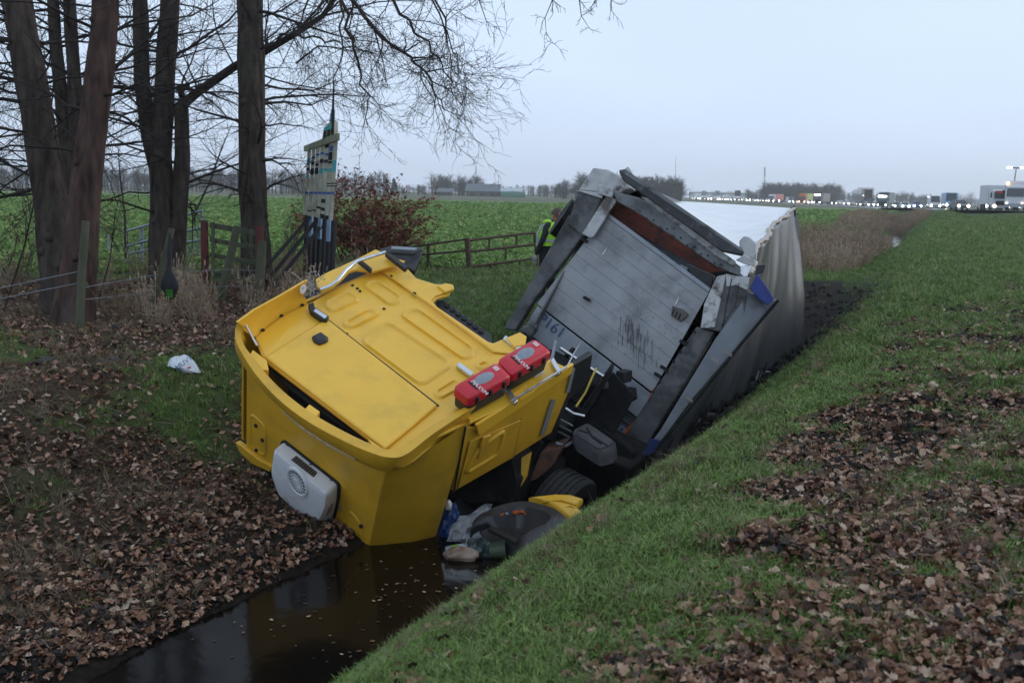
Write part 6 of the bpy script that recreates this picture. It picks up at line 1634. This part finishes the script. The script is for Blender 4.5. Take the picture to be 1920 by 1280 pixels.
# green grass
x, y, r = sample(170000, 2.2, 120, p=1.12)
d, cropz, mud, lit = zones(x, y)
n1 = fbm(x, y, 1.2, 31)
wgt = (1 - cropz) * (1 - mud * .97) * np.where(d > 3.2, (1 - lit) * .55 * np.clip(n1 * 2.2 - .4, .1, 1.3) + .03, (1 - lit * .86)) * np.where((d > 1.25) & (d < 3.25) & (height(x, y) < -1.18), 0, 1)
wgt *= np.clip(.45 + n1 * 1.1, 0, 1)
k = nrs.rand(len(x)) < wgt
x, y, r, d, lit = x[k], y[k], r[k], d[k], lit[k]
edge = np.clip(1 - np.abs(d + .5) / .6, 0, 1)
s = np.clip(.55 + .032 * r, .5, 2.6) * nrs.uniform(.6, 1.25, len(x)) * (1 - .35 * lit) * (1 + .25 * edge) * np.where((d > -.3) & (d < 1.3), .75, 1)
put('grass', 'short green grass on the verge and banks', x, y, height(x, y), s, 5, col_grass)
# dry tan grass along edges, under trees and on the left bank
x, y, r = sample(70000, 3.0, 34, p=1.0)
d, cropz, mud, lit = zones(x, y); n2 = fbm(x, y, .9, 41)
wgt = np.where(d > 3.4, lit * np.clip((n2 - .44) * 3.5, 0, .55) + (1 - cropz) * .03, np.clip((n2 - .60) * 2, 0, .10)) * (1 - mud * .8)
wgt = np.maximum(wgt, np.clip(1 - np.abs(d + .15) / .35, 0, 1) * np.clip((n2 - .46) * 4, 0, .4) * (d < 1) * (y > 5))
wgt = np.maximum(wgt, (d > 4) * np.clip(1 - np.abs(y - fence_y(x) + .9) / 1.1, 0, 1) * .3 * (x < 1.5) * (x > -4.5))
wgt = np.where((d > 1.25) & (d < 3.2), 0, wgt)
k = nrs.rand(len(x)) < wgt
x, y, r = x[k], y[k], r[k]
put('dry_grass', 'dry tan grass tufts on the banks and fence line', x, y, height(x, y), np.clip(.45 + .022 * r, .4, 1.1) * nrs.uniform(.5, 1.0, len(x)), 5, col_dry, .6)
# leaf litter
x, y, r = sample(190000, 2.3, 30, p=1.1)
d, cropz, mud, lit = zones(x, y); n3 = fbm(x, y, .45, 51)
wgt = np.clip(lit * 1.1 + mud * .35 * (d < 0) + .11 * (d < .2) * (y < 16) * (y > 0) + mud * .13 * (d > 3.3), 0, 1) * np.clip(np.where(d > 0, -.12, .2) + n3 * 1.5, 0, 1) * (1 - cropz) * np.where((d > 1.0) & (d < 3.2), 0, 1)
wgt *= np.where(d < 0, .58, 1)
k = nrs.rand(len(x)) < wgt
x, y, r, d = x[k], y[k], r[k], d[k]
z = height(x, y) + nrs.uniform(.005, .035, len(x))
s = nrs.uniform(.045, .115, len(x)) * np.where(d < 0, .78, .84) * np.clip(.85 + r * .015, .8, 1.25)
near = (r < 6.2) & (d < 0)
order = np.argsort(r + np.where(near, 0, 99) - s * 12)[:300]
mask = np.ones(len(x), bool); mask[order] = False
put('fallen_leaves', 'brown oak leaf litter over the banks', x[mask], y[mask], z[mask], s[mask], 7, col_leaf, .5)
for i in order:                          # the nearest leaves one by one
    o = bpy.data.objects.new('leaf', leaf_me[rnd.randrange(7)]); C.objects.link(o); o.parent = ground
    o.location = (x[i], y[i], z[i] + .01); o.rotation_euler = (rnd.gauss(0, .45), rnd.gauss(0, .45), rnd.uniform(0, 6.28)); o.scale = (s[i] * 1.1,) * 3
# floating leaves on the water
wx0 = nrs.uniform(-4, 1.5, 9000); wy0 = nrs.uniform(4.5, 11, 9000); dd = crest_d(wx0, wy0)
k = (dd > 1.6) & (dd < 3.1) & (nrs.rand(9000) < .45 * np.clip((fbm(wx0, wy0, .8, 61) - .52) * 4, 0, 1) * np.clip(1.4 - (dd - 1.6), .1, 1))
scatter('floating_leaves', 'leaf bits floating on the ditch water', np.stack([wx0[k], wy0[k], np.full(k.sum(), -1.292)], 1), np.stack([np.zeros(k.sum()), np.zeros(k.sum()), nrs.uniform(0, 6.28, k.sum())], 1),
        np.stack([nrs.uniform(.02, .045, k.sum())] * 2 + [np.full(k.sum(), .004)], 1), nrs.randint(0, 7, k.sum()), col_leaf)
# soil clods
cl = []
for k in range(4):
    o = MB().blob((0, 0, 0), (.5, .5, .32), 700 + k, 6, .5).build('clod_%d' % k, M_clod, None, smooth=30); cl.append(o)
col_clod = lib('clods', cl)
x, y, r = sample(80000, 2.3, 29, p=1.0)
d, cropz, mud, lit = zones(x, y)
wgt = mud * np.where((d > 1.1) & (d < 3.25) & (height(x, y) < -1.2), 0, 1) * np.where(d > 3.2, .5, .6)
k = nrs.rand(len(x)) < wgt
x, y, r = x[k], y[k], r[k]
put('soil_clods', 'wet dark soil clods turned up on the banks', x, y, height(x, y), nrs.uniform(.02, .085, len(x)) * nrs.uniform(.5, 1.2, len(x)) * np.where(r > 17, 2.0, 1), 4, col_clod, .8)
# crop plants in the field
def crop_plant(k):
    q = random.Random(800 + k); mb = MB()
    for j in range(9):
        a = j * 2.4 + q.uniform(-.4, .4); o_ = Vector((math.cos(a), math.sin(a), 0)); s_ = Vector((-o_.y, o_.x, 0)); L_ = q.uniform(.14, .26); e_ = q.uniform(.5, 1.1)
        b = Vector((0, 0, .0)); m1 = o_ * L_ * .5 + Vector((0, 0, L_ * e_ * .75)); m2 = o_ * L_ + Vector((0, 0, L_ * e_ * .85))
        mb.add([b, m1 - s_ * L_ * .26, m1 + s_ * L_ * .26, m2], [(0, 1, 3), (0, 3, 2)])
    o = bpy.data.objects.new('plant_%d' % k, mb.mesh('plant', M_cropl)); C.objects.link(o); return o
col_crop = lib('crop_plants', [crop_plant(k) for k in range(4)])
x, y, r = sample(120000, 19, 190, p=1.45)
d, cropz, mud, lit = zones(x, y)
k = (cropz > .5) & (nrs.rand(len(x)) < np.clip(.3 + fbm(x, y, 2.5, 71), 0, 1))
x, y, r = x[k], y[k], r[k]
put('field_crop', 'low leafy green crop across the field', x, y, height(x, y), np.clip(.45 + .006 * r, .5, 1.5) * nrs.uniform(.6, 1.2, len(x)), 4, col_crop)
# reeds along the far ditch
def reed(k):
    q = random.Random(900 + k); mb = MB()
    for j in range(16):
        b = Vector((q.gauss(0, .16), q.gauss(0, .16), -.05)); l = Vector((q.gauss(0, .3), q.gauss(0, .3), 1)); H = q.uniform(.7, 1.35); t_ = b + l * H
        mb.tube([b, b.lerp(t_, .55), t_], [.009, .007, .004], 3, False)
        if q.random() < .6: mb.blob(t_, (.022, .022, .10), j, 4, .2)
        for _ in range(2):
            p = b.lerp(t_, q.uniform(.3, .8)); v = Vector((q.uniform(-.25, .25), q.uniform(-.25, .25), q.uniform(-.1, .2))); mb.add([p, p + v * .5 + Vector((.012, 0, .04)), p + v], [(0, 1, 2)])
    o = bpy.data.objects.new('reed_%d' % k, mb.mesh('reed', M_reed)); C.objects.link(o); return o
col_reed = lib('reed_clumps', [reed(k) for k in range(4)])
n = 26000
yy = 31 + 90 * nrs.rand(n) ** 1.3; xx = np.interp(yy, CREST[:, 1], CREST[:, 0]) - nrs.uniform(-1.5, 10.5, n)
dd = crest_d(xx, yy); nn_ = fbm(xx, yy, 4, 81)
pw = np.where((dd > np.where(yy < 57, 1.5, 3.6)) & (dd < 4.6 + 6 * (nn_ - .3)), .34 * np.clip((nn_ - .38) * 7, 0, 1), np.where((dd > 1.0) & (dd < 2.0) & (yy > 92), .28, 0)) * np.clip((yy - 31) / 5, 0, 1)
pw = np.maximum(pw, np.clip((yy - 95) / 12, 0, 1) * .4 * (dd > -.5) * (dd < 6))
k = nrs.rand(n) < pw
xx, yy = xx[k], yy[k]
put('reeds', 'tan winter reeds lining the far ditch', xx, yy, height(xx, yy), nrs.uniform(.3, .68, len(xx)) * (1 + yy * .002), 4, col_reed, .12)
# dead stalks under the trees
x, y, r = sample(9000, 9, 24, -32, 2)
d, cropz, mud, lit = zones(x, y)
k = (d > 5) & (cropz < .5) & (nrs.rand(len(x)) < np.clip((y - 12.5) / 3, 0, 1) * np.clip((fbm(x, y, 1.6, 91) - .50) * 2, 0, .10)) & (x < -2.2)
x, y = x[k], y[k]
put('dead_stalks', 'thin dead weed stalks under the trees', x, y, height(x, y), nrs.uniform(.25, .62, len(x)), 4, col_reed, .25)
# weeds in the rusty fence
# fallen twigs on the ground
tw = MB()
for k in range(150):
    px, py = rnd.uniform(0, 1900), rnd.uniform(640, 1270); p = ground_hit(px, py)
    dd_ = float(crest_d(np.array([p.x]), np.array([p.y]))[0])
    if 1.0 < dd_ < 3.3 or p.y > 16: continue
    a = rnd.uniform(0, 6.28); L_ = rnd.uniform(.1, .4); v = Vector((math.cos(a), math.sin(a), 0)) * L_
    q = p + v; q.z = hz(q.x, q.y); mid_ = (p + q) / 2; mid_.z = hz(mid_.x, mid_.y) + rnd.uniform(.02, .05)
    tw.tube([p + Vector((0, 0, .02)), mid_, q + Vector((0, 0, .02))], [.004, .005, .002], 4)
tw.build('fallen_twigs', mat('pale_twig', (.17, .12, .085), rough=.8, var=.4, scale=4), kind='stuff')['label'] = 'pale fallen twigs and straws on the banks'

# ------------------------------------------------------------------ haze
hzb = MB().box((0, 670, 16), (2300, 1500, 40)).build('haze', bpy.data.materials.new('haze_air'), kind='stuff')
hzb['label'] = 'thin winter haze over the fields'
hm = hzb.data.materials[0]; hm.use_nodes = True
for n_ in list(hm.node_tree.nodes):
    if n_.type == 'BSDF_PRINCIPLED': hm.node_tree.nodes.remove(n_)
pv = hm.node_tree.nodes.new('ShaderNodeVolumePrincipled')
pv.inputs['Color'].default_value = (.98, .99, 1, 1); pv.inputs['Density'].default_value = .0004; pv.inputs['Anisotropy'].default_value = .2
hm.node_tree.links.new(pv.outputs[0], [n_ for n_ in hm.node_tree.nodes if n_.type == 'OUTPUT_MATERIAL'][0].inputs['Volume'])
